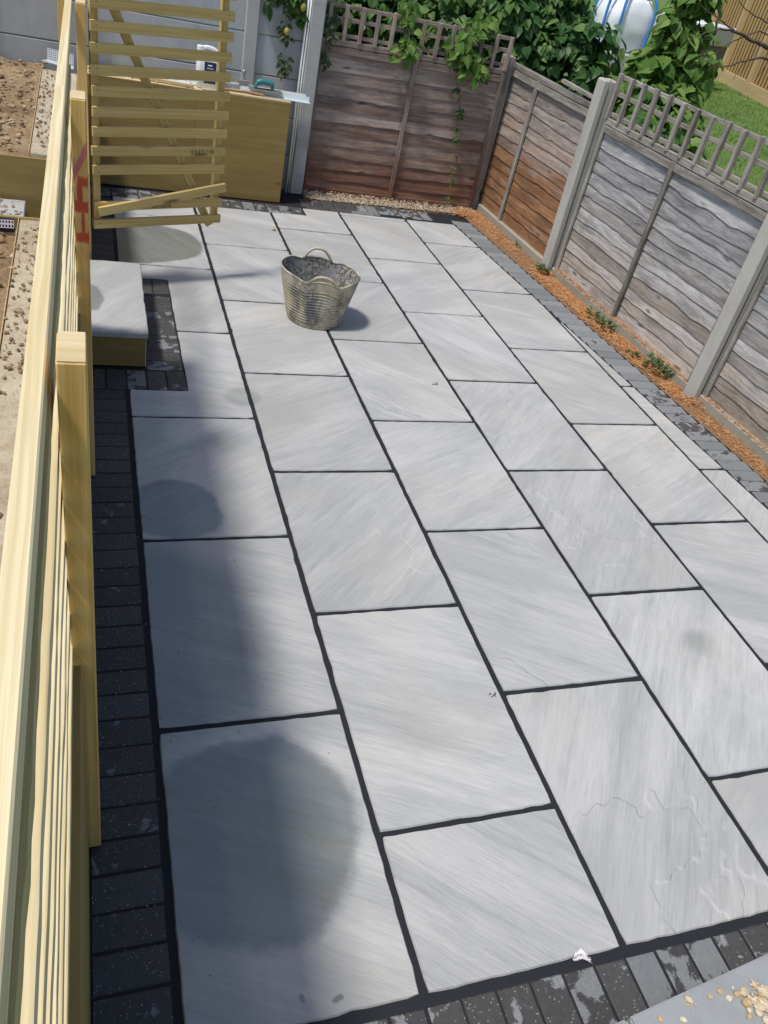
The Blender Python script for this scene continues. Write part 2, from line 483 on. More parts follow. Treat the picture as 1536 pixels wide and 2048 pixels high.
def tube_data(pts, rad, seg=8, V=None, F=None, flat=1.0):
    V = [] if V is None else V; F = [] if F is None else F
    pts = [Vector(p) for p in pts]
    n = len(pts); base = len(V)
    up = Vector((0.31, 0.2, 0.93)).normalized()
    for i, p in enumerate(pts):
        t = (pts[min(i + 1, n - 1)] - pts[max(i - 1, 0)]).normalized()
        s = t.cross(up)
        if s.length < 1e-3: s = t.cross(Vector((1, 0, 0)))
        s.normalize(); u = s.cross(t)
        r = rad[i] if isinstance(rad, (list, tuple)) else rad
        for k in range(seg):
            a = 2 * pi * k / seg
            V.append(p + s * (r * cos(a)) + u * (r * flat * sin(a)))
    for i in range(n - 1):
        for k in range(seg):
            k2 = (k + 1) % seg
            F.append((base + i * seg + k, base + i * seg + k2, base + (i + 1) * seg + k2, base + (i + 1) * seg + k))
    F.append(tuple(base + k for k in range(seg))[::-1])
    F.append(tuple(base + (n - 1) * seg + k for k in range(seg)))
    return V, F

def tube(name, pts, rad, mat, parent=None, seg=8, flat=1.0):
    V, F = tube_data(pts, rad, seg, flat=flat)
    return link(name, pydata(name, V, F, True), mat, parent)

def smooth_path(pts, n=6):
    pts = [Vector(p) for p in pts]
    out = []
    for i in range(len(pts) - 1):
        p0 = pts[max(i - 1, 0)]; p1 = pts[i]; p2 = pts[i + 1]; p3 = pts[min(i + 2, len(pts) - 1)]
        for k in range(n):
            t = k / n
            out.append(0.5 * ((2 * p1) + (p2 - p0) * t + (2 * p0 - 5 * p1 + 4 * p2 - p3) * t * t + (3 * p1 - p0 - 3 * p2 + p3) * t ** 3))
    out.append(pts[-1])
    return out

def text_mesh(s, size, name):
    cu = bpy.data.curves.new(name, 'FONT')
    cu.body = s; cu.size = size; cu.align_x = 'CENTER'; cu.align_y = 'CENTER'
    cu.resolution_u = 2
    o = bpy.data.objects.new(name, cu)
    COL.objects.link(o)
    dg = bpy.context.evaluated_depsgraph_get()
    me = bpy.data.meshes.new_from_object(o.evaluated_get(dg))
    bpy.data.objects.remove(o)
    return me

# leaf: folded heart, ~6 triangles
LEAF = [(0, 0, 0), (-0.38, 0.02, 0.10), (-0.46, 0.38, 0.13), (-0.22, 0.76, 0.06), (0, 1.0, -0.10), (0.22, 0.76, 0.06), (0.46, 0.38, 0.13), (0.38, 0.02, 0.10), (0, 0.45, 0.0)]
LEAFF = [(0, 8, 1), (1, 8, 2), (2, 8, 3), (3, 8, 4), (4, 8, 5), (5, 8, 6), (6, 8, 7), (7, 8, 0)]
def add_leaf(V, F, p, n, d, size, width=1.0):
    n = Vector(n).normalized(); d = Vector(d)
    d = (d - n * d.dot(n))
    if d.length < 1e-4: d = n.orthogonal()
    d.normalize(); s = d.cross(n)
    b = len(V)
    for (x, y, z) in LEAF:
        V.append(Vector(p) + (s * (x * width) + d * y + n * z) * size)
    for f in LEAFF: F.append(tuple(b + i for i in f))

def rdir():
    while True:
        v = Vector((U(-1, 1), U(-1, 1), U(-1, 1)))
        if 0.05 < v.length < 1: return v.normalized()

# ================================================================== STRUCTURE: ground
def plane(name, x0, x1, y0, y1, z, mat, kind='structure', label=None):
    me = pydata(name, [(x0, y0, z), (x1, y0, z), (x1, y1, z), (x0, y1, z)], [(0, 1, 2, 3)])
    o = link(name, me, mat)
    tag(o, label, None, None, kind)
    return o

t = NT('lawn_grass')
p_ = t.pos()
g1 = t.noise(p_, 1.2, 5, 0.6); g2 = t.noise(p_, 45, 4, 0.7)
gc = t.ramp(t.math('ADD', t.math('MULTIPLY', g1, 0.5), t.math('MULTIPLY', g2, 0.5)), [(0.35, (0.06, 0.11, 0.025)), (0.5, (0.11, 0.185, 0.042)), (0.65, (0.17, 0.24, 0.065))])
MT['lawn'] = t.out(gc, 0.8, t.bump(g2, 0.7, 0.03), 0.2)
plane('ground', -300, 300, -300, 300, -0.10, 'lawn', label='grassy ground running out beyond the fences')

# ------------------------------------------------------------------ patio slabs
JW = 0.0078
def xin(y): return 3.05 + (3.95 - y) * 0.086 - 0.012      # inner edge of the right paver border
def clip(poly, a, b, c):
    """keep a*x+b*y<=c"""
    out = []
    for i in range(len(poly)):
        p, q = poly[i], poly[(i + 1) % len(poly)]
        dp = a * p[0] + b * p[1] - c; dq = a * q[0] + b * q[1] - c
        if dp <= 0: out.append(p)
        if (dp < 0 < dq) or (dq < 0 < dp):
            k = dp / (dp - dq)
            out.append((p[0] + (q[0] - p[0]) * k, p[1] + (q[1] - p[1]) * k))
    return out

patio = link('patio', pydata('patio', [(-0.21, -0.75, -0.007), (4.2, -0.75, -0.007), (4.2, 6.25, -0.007), (-0.21, 6.25, -0.007)], [(0, 1, 2, 3)]), 'joint')
tag(patio, 'pale grey riven sandstone patio laid in staggered rows with dark joints', kind='structure')

def slab_mesh(poly, th=0.03, seg=0.035, jit=0.0016):
    cx = sum(p[0] for p in poly) / len(poly); cy = sum(p[1] for p in poly) / len(poly)
    area = sum(poly[i][0] * poly[(i + 1) % len(poly)][1] - poly[(i + 1) % len(poly)][0] * poly[i][1] for i in range(len(poly)))
    if area < 0: poly = poly[::-1]
    ring = []
    n = len(poly)
    for i in range(n):
        p, q = Vector(poly[i]), Vector(poly[(i + 1) % n])
        d = q - p
        k = max(2, int(d.length / seg))
        nor = Vector((-d.y, d.x)).normalized()
        for j in range(k):
            tt = j / k
            w_ = p + d * tt
            a = 0 if j == 0 else 1
            # hand-dressed edge: small bites
            e = jit * (noise.noise(Vector((w_.x * 22, w_.y * 22, 3.7))) * 1.6 + U(-0.6, 0.6))
            if U(0, 1) < 0.035: e += 0.003
            w_ = w_ + nor * (e + 0.0006) * a
            if j == 0:
                c = (Vector((cx, cy)) - w_).normalized()
                w_ = w_ + c * U(0.002, 0.006)
            ring.append((w_.x - cx, w_.y - cy, nor.x, nor.y))
    V = []; m = len(ring)
    for (x, y, nx, ny) in ring: V.append((x, y, -th))
    for (x, y, nx, ny) in ring: V.append((x, y, -0.005))
    for (x, y, nx, ny) in ring: V.append((x + nx * 0.0035, y + ny * 0.0035, 0.0))
    F = []
    for i in range(m):
        j = (i + 1) % m
        F.append((i, j, m + j, m + i)); F.append((m + i, m + j, 2 * m + j, 2 * m + i))
    F.append(tuple(2 * m + i for i in range(m)))
    me = pydata('slab', V, F)
    return me, cx, cy

ANG = [0.5, -0.55, 0.7, 0.35, -0.7, 0.95, -0.4, 0.6, -0.8, 0.25]
slab_n = 0
def slab(poly, ang=None, flake=None, parent=patio, z=0.0, name='slab', th=0.03):
    global slab_n
    if len(poly) < 3: return
    me, cx, cy = slab_mesh(poly, th)
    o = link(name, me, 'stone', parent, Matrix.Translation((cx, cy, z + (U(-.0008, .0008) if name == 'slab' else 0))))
    o['ang'] = float(ANG[slab_n % len(ANG)] + U(-0.12, 0.12) if ang is None else ang)
    o['flake'] = float(flake if flake is not None else (U(0.5, 1) if U(0, 1) < 0.35 else 0.0))
    slab_n += 1
    return o

W = 0.61; L = 0.9108; OFF = 0.4536
YB = -0.447
NOTES = {(1, 0): (0.5, 0.2), (1, 1): (0.42, 0.0), (1, 2): (-0.6, 0.75), (2, 1): (0.45, 0.1), (2, 2): (-0.75, 0.6), (2, 0): (0.75, 0.2),
         (3, 1): (0.55, 1.0), (3, 0): (-0.95, 1.0), (3, 2): (-0.5, 0.1), (4, 1): (-0.9, 0.3), (4, 2): (-0.9, 0.8), (2, 3): (-0.5, 0)}
for col in range(1, 8):
    x0 = (col - 1) * W + JW + (0.002 if col > 1 else 0.004); x1 = col * W - JW - 0.002
    off = OFF if col % 2 else 0.0
    ys = [YB] + [off + k * L for k in range(0, 8)]
    for k in range(len(ys) - 1):
        y0, y1 = ys[k] + JW + U(-.0015, .0025), ys[k + 1] - JW - U(-.0015, .0025)
        if k == 0: y0 = YB
        ytop = 5.335 if x1 < 1.3 else 5.52
        if y0 > ytop - 0.02: continue
        polys = []
        y1c = min(y1, ytop)
        if col == 1 and y0 < 3.1 < y1c or (col == 1 and abs(ys[k] - 2.275) < 0.05):
            polys = [[(x0, y0), (x1, y0), (x1, y1c), (0.302, y1c), (0.302, 2.522), (x0, 2.522)]]
        elif col == 1 and abs(ys[k] - 3.186) < 0.05:
            polys = [[(0.302, y0), (x1, y0), (x1, y1c), (x0, y1c), (x0, 3.89), (0.302, 3.89)]]
        elif col == 3 and y1 > 5.3:
            polys = [[(x0, y0), (x1, y0), (x1, 5.52), (1.52, 5.52), (1.52, 5.355), (x0, 5.355)]]
        else:
            p = [(x0, y0), (x1, y0), (x1, y1c), (x0, y1c)]
            # right border: x + 0.086*y <= 3.05+3.95*0.086-0.012
            p = clip(p, 1.0, 0.086, 3.05 + 3.95 * 0.086 - 0.012)
            if len(p) >= 3:
                a = 0
                for i in range(len(p)): a += p[i][0] * p[(i + 1) % len(p)][1] - p[(i + 1) % len(p)][0] * p[i][1]
                if abs(a) / 2 > 0.004: polys = [p]
        for p in polys:
            an = NOTES.get((col, k))
            slab(p, *(an if an else (None, None)))

# ------------------------------------------------------------------ block paver border
border = link('paver_border', pydata('paver_border', [(-0.205, -0.74, -0.0066), (3.30, -0.74, -0.0066), (3.30, -0.449, -0.0066), (-0.205, -0.449, -0.0066),
    (-0.205, -0.449, -0.0066), (-0.004, -0.449, -0.0066), (-0.004, 5.7, -0.0066), (-0.205, 5.7, -0.0066)], [(0, 1, 2, 3), (4, 5, 6, 7)]), 'joint')
tag(border, 'charcoal block paver border edging the sandstone patio', kind='structure')
def paver_mesh():
    bm = bmesh.new()
    bmesh.ops.create_cube(bm, size=1)
    bmesh.ops.scale(bm, vec=(0.196, 0.0963, 0.05), verts=bm.verts)
    bmesh.ops.bevel(bm, geom=[e for e in bm.edges if all(v.co.z > 0 for v in e.verts)], offset=0.005, segments=1, affect='EDGES')
    bmesh.ops.translate(bm, vec=(0, 0, -0.025), verts=bm.verts)
    return from_bm('paver', bm)
PAV = paver_mesh()
def paver(x, y, rz=0.0, wet=0.9, sx=1.0, sy=1.0, z=-0.003):
    Mx = Matrix.Translation((x + U(-.001, .001), y + U(-.001, .001), z + U(-.002, .0015))) @ Matrix.Rotation(rz + U(-.008, .008), 4, 'Z') @ Matrix.Rotation(U(-.006, .006), 4, 'X') @ Matrix.Rotation(U(-.004, .004), 4, 'Y') @ Matrix.Diagonal((sx, sy, 1, 1))
    o = link('paver', PAV, 'paver', border, Mx)
    o['wet'] = float(wet)
    return o
y = -0.4385
while y < 2.49:                                        # left header course
    paver(-0.1015, y, 0, 1.0, 0.95); y += 0.1005
for i in range(5):                                     # course in front of the step
    paver(-0.148 + i * 0.1, 2.628, pi / 2, 0.75 if i > 1 else 1.0, 0.98, 1.0)
for i in range(9):                                     # course beside the step
    paver(0.199, 2.782 + i * 0.1003, 0, 0.72 if i < 7 else 0.9, 0.98)
for i in range(5):                                     # course behind the step
    paver(-0.148 + i * 0.1, 3.78, pi / 2, 1.0, 1.0, 1.0)
y = 3.94
while y < 5.3:
    paver(-0.1015, y, 0, 1.0, 0.95); y += 0.1005
x = -0.15
while x < 1.5:                                         # back, in front of the plywood
    paver(x, 5.447, pi / 2, 0.62, 1.0); x += 0.1005
for i in range(3): paver(1.66 + i * 0.2, 5.585, 0, 0.85 if i < 2 else 0.6)
x = 1.56
for i in range(12):
    paver(1.575 + i * 0.1005, 5.69 + 0.002 * i, pi / 2, 0.85 if i < 5 else 0.55)
for i in range(3, 12): paver(1.575 + i * 0.1005, 5.60 + 0.004 * i, pi / 2, 0.5, 0.7, 1.0, -0.006)
x = -0.15
while x < 3.4:                                         # near course along the house
    paver(x, -0.572, pi / 2, 0.66 if x > 0.4 else 0.95); x += 0.1005
y = -0.45
while y < 5.62:                                        # right course
    paver(xin(y) + 0.115, y + 0.0, -0.086, 0.22 if y > 2.7 else 0.45, 0.98); y += 0.1005

# ------------------------------------------------------------------ soil of the raised garden
t = NT('dry_soil')
p_ = t.pos()
s1 = t.noise(p_, 3, 5, 0.6); s2 = t.noise(p_, 40, 6, 0.7)
sc_ = t.ramp(t.math('ADD', t.math('MULTIPLY', s1, 0.5), t.math('MULTIPLY', s2, 0.5)), [(0.32, (0.14, 0.085, 0.045)), (0.5, (0.31, 0.215, 0.125)), (0.66, (0.47, 0.36, 0.23))])
MT['soil'] = t.out(sc_, 0.95, t.bump(s2, 0.9, 0.02), 0.1)
t = NT('sandy_mortar')
p_ = t.pos()
s1 = t.noise(p_, 5, 5, 0.65); s2 = t.noise(p_, 70, 5, 0.7)
sc_ = t.ramp(t.math('ADD', t.math('MULTIPLY', s1, 0.6), t.math('MULTIPLY', s2, 0.4)), [(0.36, (0.33, 0.26, 0.17)), (0.5, (0.48, 0.41, 0.30)), (0.64, (0.58, 0.52, 0.42))])
MT['sandy'] = t.out(sc_, 0.9, t.bump(s2, 0.8, 0.012), 0.15)

V = []; F = []
nx, ny = 64, 190
X0, X1, Y0, Y1 = -3.4, -0.445, -1.6, 5.93
xs = [X0 + (X1 - X0) * (1 - (1 - i / (nx - 1)) ** 1.8) for i in range(nx)]
for j in range(ny):
    yy = Y0 + (Y1 - Y0) * j / (ny - 1)
    for i in range(nx):
        xx = xs[i]
        q = Vector((xx, yy, 0))
        h = 0.715 + 0.035 * noise.fractal(q * 2.2, 1, 2, 4) + 0.018 * noise.fractal(q * 13, 0.9, 2, 4)
        h += max(0, (-0.75 - xx)) * 0.10 * max(0, min(1, (yy - 4.6) / 1.2)) * 1.5
        if i == nx - 1: h = 0.70
        V.append((xx, yy, h))
for j in range(ny - 1):
    for i in range(nx - 1):
        xm = (xs[i] + xs[i + 1]) / 2; ym = Y0 + (Y1 - Y0) * (j + 0.5) / (ny - 1)
        if xm > -1.3 and 2.68 < ym < 3.66: continue
        a = j * nx + i
        F.append((a, a + 1, a + nx + 1, a + nx))
soil = link('garden_soil', pydata('garden_soil', V, F, True), 'soil')
tag(soil, 'dry bare brown soil of the raised garden behind the slatted fence', None, None, 'structure')

def pebbles(n, fn, name, mat, smin, smax, flat=0.7, parent=None):
    ico = bmesh.new(); bmesh.ops.create_icosphere(ico, subdivisions=1, radius=1)
    bv = [v.co.copy() for v in ico.verts]; bf = [[v.index for v in f.verts] for f in ico.faces]; ico.free()
    V = []; F = []
    for _ in range(n):
        p = fn(); s = smin + (smax - smin) * U(0, 1) ** 1.8
        R = Matrix.Rotation(U(0, 6.3), 3, 'Z') @ Matrix.Rotation(U(-.5, .5), 3, 'X')
        sx, sy, sz = s * U(.75, 1.3), s * U(.75, 1.2), s * flat * U(.7, 1.1)
        b = len(V)
        for v in bv:
            k = 1 + U(-.18, .18)
            V.append(Vector(p) + R @ Vector((v.x * sx * k, v.y * sy * k, v.z * sz * k)))
        for f in bf: F.append([b + i for i in f])
    return link(name, pydata(name, V, F), mat, parent)

MT['clod'] = m_island('soil_clods', [(0, (0.16, 0.10, 0.055)), (0.6, (0.34, 0.24, 0.14)), (1, (0.50, 0.40, 0.27))], 0.95, 0.6, 90)
def fclod():
    while True:
        x = -0.4 - abs(rnd.gauss(0, 0.35)); y = U(-0.6, 5.85)
        if not (2.6 < y < 3.72) and x > -1.6:
            if x > -0.5 and U(0, 1) < .85: continue
            return (x, y, 0.733 + U(-.012, .012) + (0.012 if x > -0.45 else 0))
tag(pebbles(1500, fclod, 'soil_crumbs', 'clod', 0.003, 0.020, 0.7), 'loose clods and crumbs scattered over the raised soil', None, None, 'stuff')
def fcop(): return (-0.44 + U(0, 0.17), U(1.2, 2.6) if U(0, 1) < .5 else U(3.75, 5.6), 0.757)
tag(pebbles(700, fcop, 'mortar_crumbs', 'clod', 0.002, 0.010, 0.8), 'fine crumbs lying along the dusty wall top', None, None, 'stuff')

# ------------------------------------------------------------------ left retaining wall (plywood-clad)
for (ya, yb, lab) in ((-1.7, 2.69, 'dusty topped plywood clad retaining wall under the slatted fence, near the camera'),
                      (3.66, 5.59, 'short plywood clad retaining wall beyond the garden steps, behind the gate')):
    rw = thing('retaining_wall', (-0.3, (ya + yb) / 2, 0), lab, 'wall', 'retaining walls of the raised garden')
    box('core', (-0.447, ya, -0.05), (-0.214, yb, 0.75), 'sandy', rw, 0.006, 1)
    k = ya; first = True
    while k < yb - 0.01:
        e = min(k + 2.2, yb)
        box('cladding_panel', (-0.213, k + 0.001, 0.001), (-0.196, e - 0.001, 0.752), 'ply', rw, 0.001, 1)
        k = e
    box('edging', (-0.4505, ya, 0.60), (-0.4475, yb, 0.757), 'plytop', rw, 0.001, 1)

# ------------------------------------------------------------------ slatted fence on the wall
SK = 0.0042                                            # the fence is a hair out of square
def fx(x, y): return x + SK * y
fence = thing('slatted_fence', (-0.24, 1.3, 0.75), 'new pine slatted fence with wide top rail beside the sandy raised bed', 'fence')
timber('top_rail', (fx(-0.2455, -1.75), -1.75, 1.4425), (fx(-0.2455, 1.98), 1.98, 1.4425), 0.033, 0.065, (1, 0, 0), 'pine', fence, 0.003)
timber('top_rail', (fx(-0.2455, 1.984), 1.984, 1.4425), (fx(-0.2455, 2.30), 2.30, 1.4425), 0.033, 0.064, (1, 0, 0), 'pine', fence, 0.003)
timber('top_rail', (fx(-0.2455, 2.304), 2.304, 1.4425), (fx(-0.2455, 3.86), 3.86, 1.4425), 0.033, 0.065, (1, 0, 0), 'pine', fence, 0.003)
def slat_mesh(Ln, wy, wz, seed, wav=0.0012):
    """rough-sawn lath: length on X, slightly uneven upper edge"""
    n = max(6, int(Ln / 0.045)); V = []; F = []
    for i in range(n + 1):
        x = -Ln / 2 + Ln * i / n
        a = noise.noise(Vector((x * 5, seed, 0))) * wav + noise.noise(Vector((x * 26, seed, 4))) * wav * 0.9
        b = noise.noise(Vector((x * 4, seed, 9))) * wav * 1.2
        V += [(x, -wy / 2 + b, -wz / 2), (x, wy / 2 + a + b, -wz / 2 + a), (x, wy / 2 + a + b, wz / 2 + b), (x, -wy / 2 + b, wz / 2 + a)]
    for i in range(n):
        for k in range(4):
            k2 = (k + 1) % 4
            F.append((i * 4 + k, i * 4 + k2, i * 4 + 4 + k2, i * 4 + 4 + k))
    F.append((3, 2, 1, 0)); F.append((n * 4, n * 4 + 1, n * 4 + 2, n * 4 + 3))
    bm = bmesh.new(); me = pydata('slat', V, F); bm.from_mesh(me); bpy.data.meshes.remove(me)
    return from_bm('slat', bm)
for i in range(7):
    z = 0.790 + i * 0.0985
    xr = (-0.2205, -0.223, -0.2245, -0.2255, -0.2265, -0.2275, -0.2315)[i]
    me = slat_mesh(4.35, 0.020 if i < 6 else 0.016, 0.046, i * 3.3, 0.0022 if i == 6 else 0.0012)
    Mx = frame((fx(xr, -1.7), -1.7, z - 0.0), (fx(xr, 2.65), 2.65, z), (1, 0, 0))
    link('slat', me, 'rough' if i == 6 else 'pine', fence, Mx)
def fpost(y0, ztop, parent, zb=0.004):
    xl, xr = fx(-0.2135, y0), fx(-0.1655, y0)
    yb = y0 + 0.108
    cx, cy = (xl + xr) / 2, (y0 + yb) / 2
    p = timber('post', (cx, cy, zb), (cx, cy, ztop - 0.001), xr - xl, yb - y0, (1, 0, 0), 'post', parent, 0.003)
    e = link('end_grain', boxmesh(xr - xl - 0.004, yb - y0 - 0.004, 0.002, 0, 'eg'), 'endgrain', p, Matrix.Translation((cx, cy, ztop)))
    return p
fpost(0.095, 1.49, fence)
p2 = fpost(1.79, 1.485, fence)
fpost(3.70, 1.47, fence)
# red spray marks: soft-edged print on the near face of the middle post
def m_sprayed():
    m = MT['post'].copy(); m.name = 'treated_post_with_spray_paint'
    t = NT.__new__(NT); t.m = m; t.t = m.node_tree; t.b = t.t.nodes['Principled BSDF']
    c = t.n('TexCoord').outputs['Object']
    q = t.n('SeparateXYZ'); t.l(c, q.inputs[0])
    wob = t.noise(c, 45, 3, 0.6)
    X = t.math('ADD', q.outputs[0], t.math('MULTIPLY', t.math('SUBTRACT', wob, 0.5), 0.022)); Y = t.math('ADD', q.outputs[1], t.math('MULTIPLY', t.math('SUBTRACT', wob, 0.5), 0.006))
    zc = (0.004 + 1.484) / 2
    def blob(z0, z1, u0, u1, slope=0.0):
        zz = t.math('SUBTRACT', X, t.math('MULTIPLY', Y, slope)) if slope else X
        dz = t.math('SUBTRACT', t.math('ABSOLUTE', t.math('SUBTRACT', zz, (z0 + z1) / 2 - zc)), (z1 - z0) / 2)
        dy = t.math('MULTIPLY', t.math('SUBTRACT', t.math('ABSOLUTE', t.math('SUBTRACT', Y, ((u0 + u1) / 2 - 0.5) * 0.048)), (u1 - u0) * 0.024), 1.6)
        d = t.math('MAXIMUM', dz, dy)
        mr = t.n('MapRange', interpolation_type='SMOOTHSTEP'); t.l(d, mr.inputs[0])
        mr.inputs[1].default_value = -0.006; mr.inputs[2].default_value = 0.007; mr.inputs[3].default_value = 1; mr.inputs[4].default_value = 0
        return mr.outputs[0]
    red = None
    for a_ in ((1.215, 1.245, .3, 1.0), (1.155, 1.225, .25, .62), (1.125, 1.165, .05, 1.0), (1.05, 1.14, .5, .72), (1.02, 1.058, .1, 1.0)):
        k = blob(*a_); red = k if red is None else t.math('MAXIMUM', red, k)
    pink = blob(1.27, 1.315, .05, 1.0, 2.1)
    face = t.math('LESS_THAN', q.outputs[2], -0.048)
    old = t.b.inputs['Base Color'].links[0].from_socket
    col = t.mix(t.math('MULTIPLY', t.math('MULTIPLY', pink, face), 0.75), old, (0.55, 0.09, 0.17))
    col = t.mix(t.math('MULTIPLY', t.math('MULTIPLY', red, face), 0.88), col, (0.46, 0.035, 0.03))
    t.l(col, t.b.inputs['Base Color'])
    return m
p2.data = p2.data.copy(); p2.data.materials.clear(); p2.data.materials.append(m_sprayed())

# ------------------------------------------------------------------ gate, swung open
GA = 0.339
G0 = Vector((-0.135, 3.70, 0))
GX = Vector((cos(GA), sin(GA), 0)); GN = Vector((sin(GA), -cos(GA), 0))   # GN points at the camera side
gate = thing('slatted_gate', (G0.x, G0.y, 0.36), 'open slatted timber gate with one lath hanging loose at an angle', 'gate')
def gp(u, z, d=0.0): return G0 + GX * u + GN * d + Vector((0, 0, z))
zt = [0.383 + 0.1 * k for k in range(13)]
for k, z in enumerate(zt):
    if k == 2: continue
    me = slat_mesh(0.79, 0.024, 0.048, 50 + k * 2.1, 0.0009)
    e = U(-0.004, 0.004)
    sl = 0.012 if k < 8 else 0.013
    link('slat', me, 'gate', gate, frame(gp(0.0 + e, z, 0.002), gp(0.79 + e, z + sl, 0.002), GN) )
me = slat_mesh(0.79, 0.024, 0.048, 99, 0.0009)
lo_ = link('slat', me, 'gate', gate, frame(gp(0.022, 0.462, 0.028), gp(0.80, 0.592, 0.022), GN))
lo_['label'] = 'loose lath hanging down at its hinge end'
timber('stile', gp(0.027, 0.362, -0.025), gp(0.027, 1.62, -0.025), 0.028, 0.040, GN, 'gate', gate)
timber('stile', gp(0.760, 0.375, -0.025), gp(0.742, 1.62, -0.025), 0.028, 0.042, GN, 'gate', gate)
timber('brace', gp(0.085, 1.55, -0.026), gp(0.735, 0.345, -0.026), 0.024, 0.044, GN, 'gate', gate)
MT['ink'] = m_plain('dark_ink', (0.07, 0.055, 0.03), 0.8)
for s, u, z, sz, tilt in (('4 4 4 5 1 70', 0.64, 0.792, 0.030, 0.012), ('05:10XX', 0.40, 0.482, 0.034, 0.012)):
    mt = text_mesh(s, sz, 'grade_stamp')
    Mx = Matrix.Identity(4)
    c = gp(u, z, 0.0165)
    zax = Vector((0, 0, 1))
    for i in range(3):
        Mx[i][0] = GX[i]; Mx[i][1] = zax[i]; Mx[i][2] = GN[i]; Mx[i][3] = c[i]
    link('grade_stamp', mt, 'ink', gate, Mx)
# nail heads at the lath ends
nm = pydata('nail', [(0.0028 * cos(q * pi / 3), 0.0028 * sin(q * pi / 3), 0) for q in range(6)], [tuple(range(6))])
for k, z in enumerate(zt):
    if k == 2: continue
    for u in (0.03, 0.755):
        c = gp(u, z + 0.012 * u + U(-.01, .01), 0.0155)
        Mx = Matrix.Identity(4)
        for i in range(3):
            Mx[i][0] = GX[i]; Mx[i][1] = (0, 0, 1)[i]; Mx[i][2] = GN[i]; Mx[i][3] = c[i]
        link('nail', nm, 'ink', gate, Mx)

# ------------------------------------------------------------------ step with a sandstone tread
step = thing('garden_step', (-0.05, 3.17, 0), 'low plywood step topped with a pale sandstone slab beside the fence', 'step')
box('riser', (-0.194, 2.752, 0.002), (0.100, 2.768, 0.172), 'ply', step, 0.001, 0)
box('side_panel', (0.085, 2.769, 0.002), (0.101, 3.60, 0.172), 'ply', step, 0.001, 1)
box('edge_strip', (0.1015, 2.7515, 0.002), (0.1035, 2.764, 0.165), 'white', step, 0.0, 2)
box('core', (-0.47, 2.77, 0.0), (0.083, 3.60, 0.171), 'sandy', step, 0.002, 1)
slab([(-0.47, 2.735), (0.114, 2.735), (0.119, 3.628), (-0.47, 3.628)], -0.95, 0.0, step, 0.2005, 'tread', 0.028)

steps2 = thing('inner_step', (-0.8, 3.2, 0), 'upper sandstone step sunk in the raised soil left of the fence', 'step')
box('core', (-1.3, 2.72, 0.0), (-0.50, 3.64, 0.476), 'sandy', steps2, 0.002, 1)
slab([(-1.3, 2.80), (-0.478, 2.80), (-0.478, 3.62), (-1.3, 3.62)], 0.3, 0.0, steps2, 0.5055, 'tread', 0.028)
for (y0, lab, ztop) in ((2.688, 'plywood shoring board on the near side of the sunken step', 0.755), (3.642, 'plywood shoring board across the far side of the sunken step', 0.725)):
    b = box('shoring_board', (-1.35, y0, 0.0), (-0.215 if y0 > 3 else -0.34, y0 + 0.018, ztop), 'ply', None, 0.001, 0)
    tag(b, lab, 'board')
b = pebbles(60, lambda: (U(-0.66, -0.49), U(3.05, 3.6), 0.508), 'tread_dirt', 'clod', 0.003, 0.014)
tag(b, 'crumbs of dirt lying on the sunken upper step', None, None, 'stuff')

# strips of perforated bead on the soil
MT['drain'] = m_plain('dark_drain_sheet', (0.30, 0.28, 0.33), 0.5, 0.2, 60)
MT['mesh'] = m_plain('galvanised_mesh', (0.52, 0.53, 0.55), 0.4, 0.1, 40, 0.5, 0.3)
def perforated(name, a, b, up, h, parent, hole=0.011, mat='mesh', lean=(0, 0, 1)):
    """strip with real holes: rows of hexagon-cornered cells"""
    a, b = Vector(a), Vector(b); d = b - a; n = int(d.length / hole); r = max(1, int(h / hole))
    V = []; F = []
    dx = d / n; dz = Vector(up).normalized() * (h / r)
    for i in range(n):
        for j in range(r):
            o = a + dx * i + dz * j
            k = len(V)
            for (u, v) in ((0, 0), (1, 0), (1, 1), (0, 1)): V.append(o + dx * u + dz * v)
            for (u, v) in ((.22, .22), (.78, .22), (.78, .78), (.22, .78)): V.append(o + dx * u + dz * v)
            for e in range(4):
                e2 = (e + 1) % 4
                F.append((k + e, k + e2, k + 4 + e2, k + 4 + e))
    return link(name, pydata(name, V, F), mat, parent)
bead = thing('angle_bead', (-0.4, 5.6, 0.76), 'white perforated angle bead lying on the soil by the grey wall', 'bead')
perforated('upright_flange', (-0.42, 5.80, 0.772), (-0.24, 5.70, 0.775), (0.05, 0.25, 1), 0.075, bead, 0.014)
V = [(-0.46, 5.76, 0.768), (-0.24, 5.63, 0.768), (-0.24, 5.70, 0.774), (-0.42, 5.80, 0.772), (-0.46, 5.76, 0.765), (-0.24, 5.63, 0.765), (-0.24, 5.70, 0.771), (-0.42, 5.80, 0.769)]
link('flat_flange', pydata('flat_flange', V, [(0, 1, 2, 3), (7, 6, 5, 4), (0, 4, 5, 1), (2, 6, 7, 3), (1, 5, 6, 2), (3, 7, 4, 0)]), 'mesh', bead)
drain = thing('drain_mesh', (-0.56, 2.56, 0.75), 'scrap of perforated drain sheet poking from soil beside the sunken step', 'mesh sheet')
perforated('sheet', (-0.75, 2.56, 0.745), (-0.462, 2.57, 0.75), (0, 0.5, 0.6), 0.036, drain, 0.012, 'drain')
V = [(-0.75, 2.555, 0.74), (-0.445, 2.575, 0.74), (-0.445, 2.605, 0.79), (-0.75, 2.585, 0.79)]
box('backing', (-0.75, 2.596, 0.72), (-0.462, 2.602, 0.782), 'black', drain, 0.001)

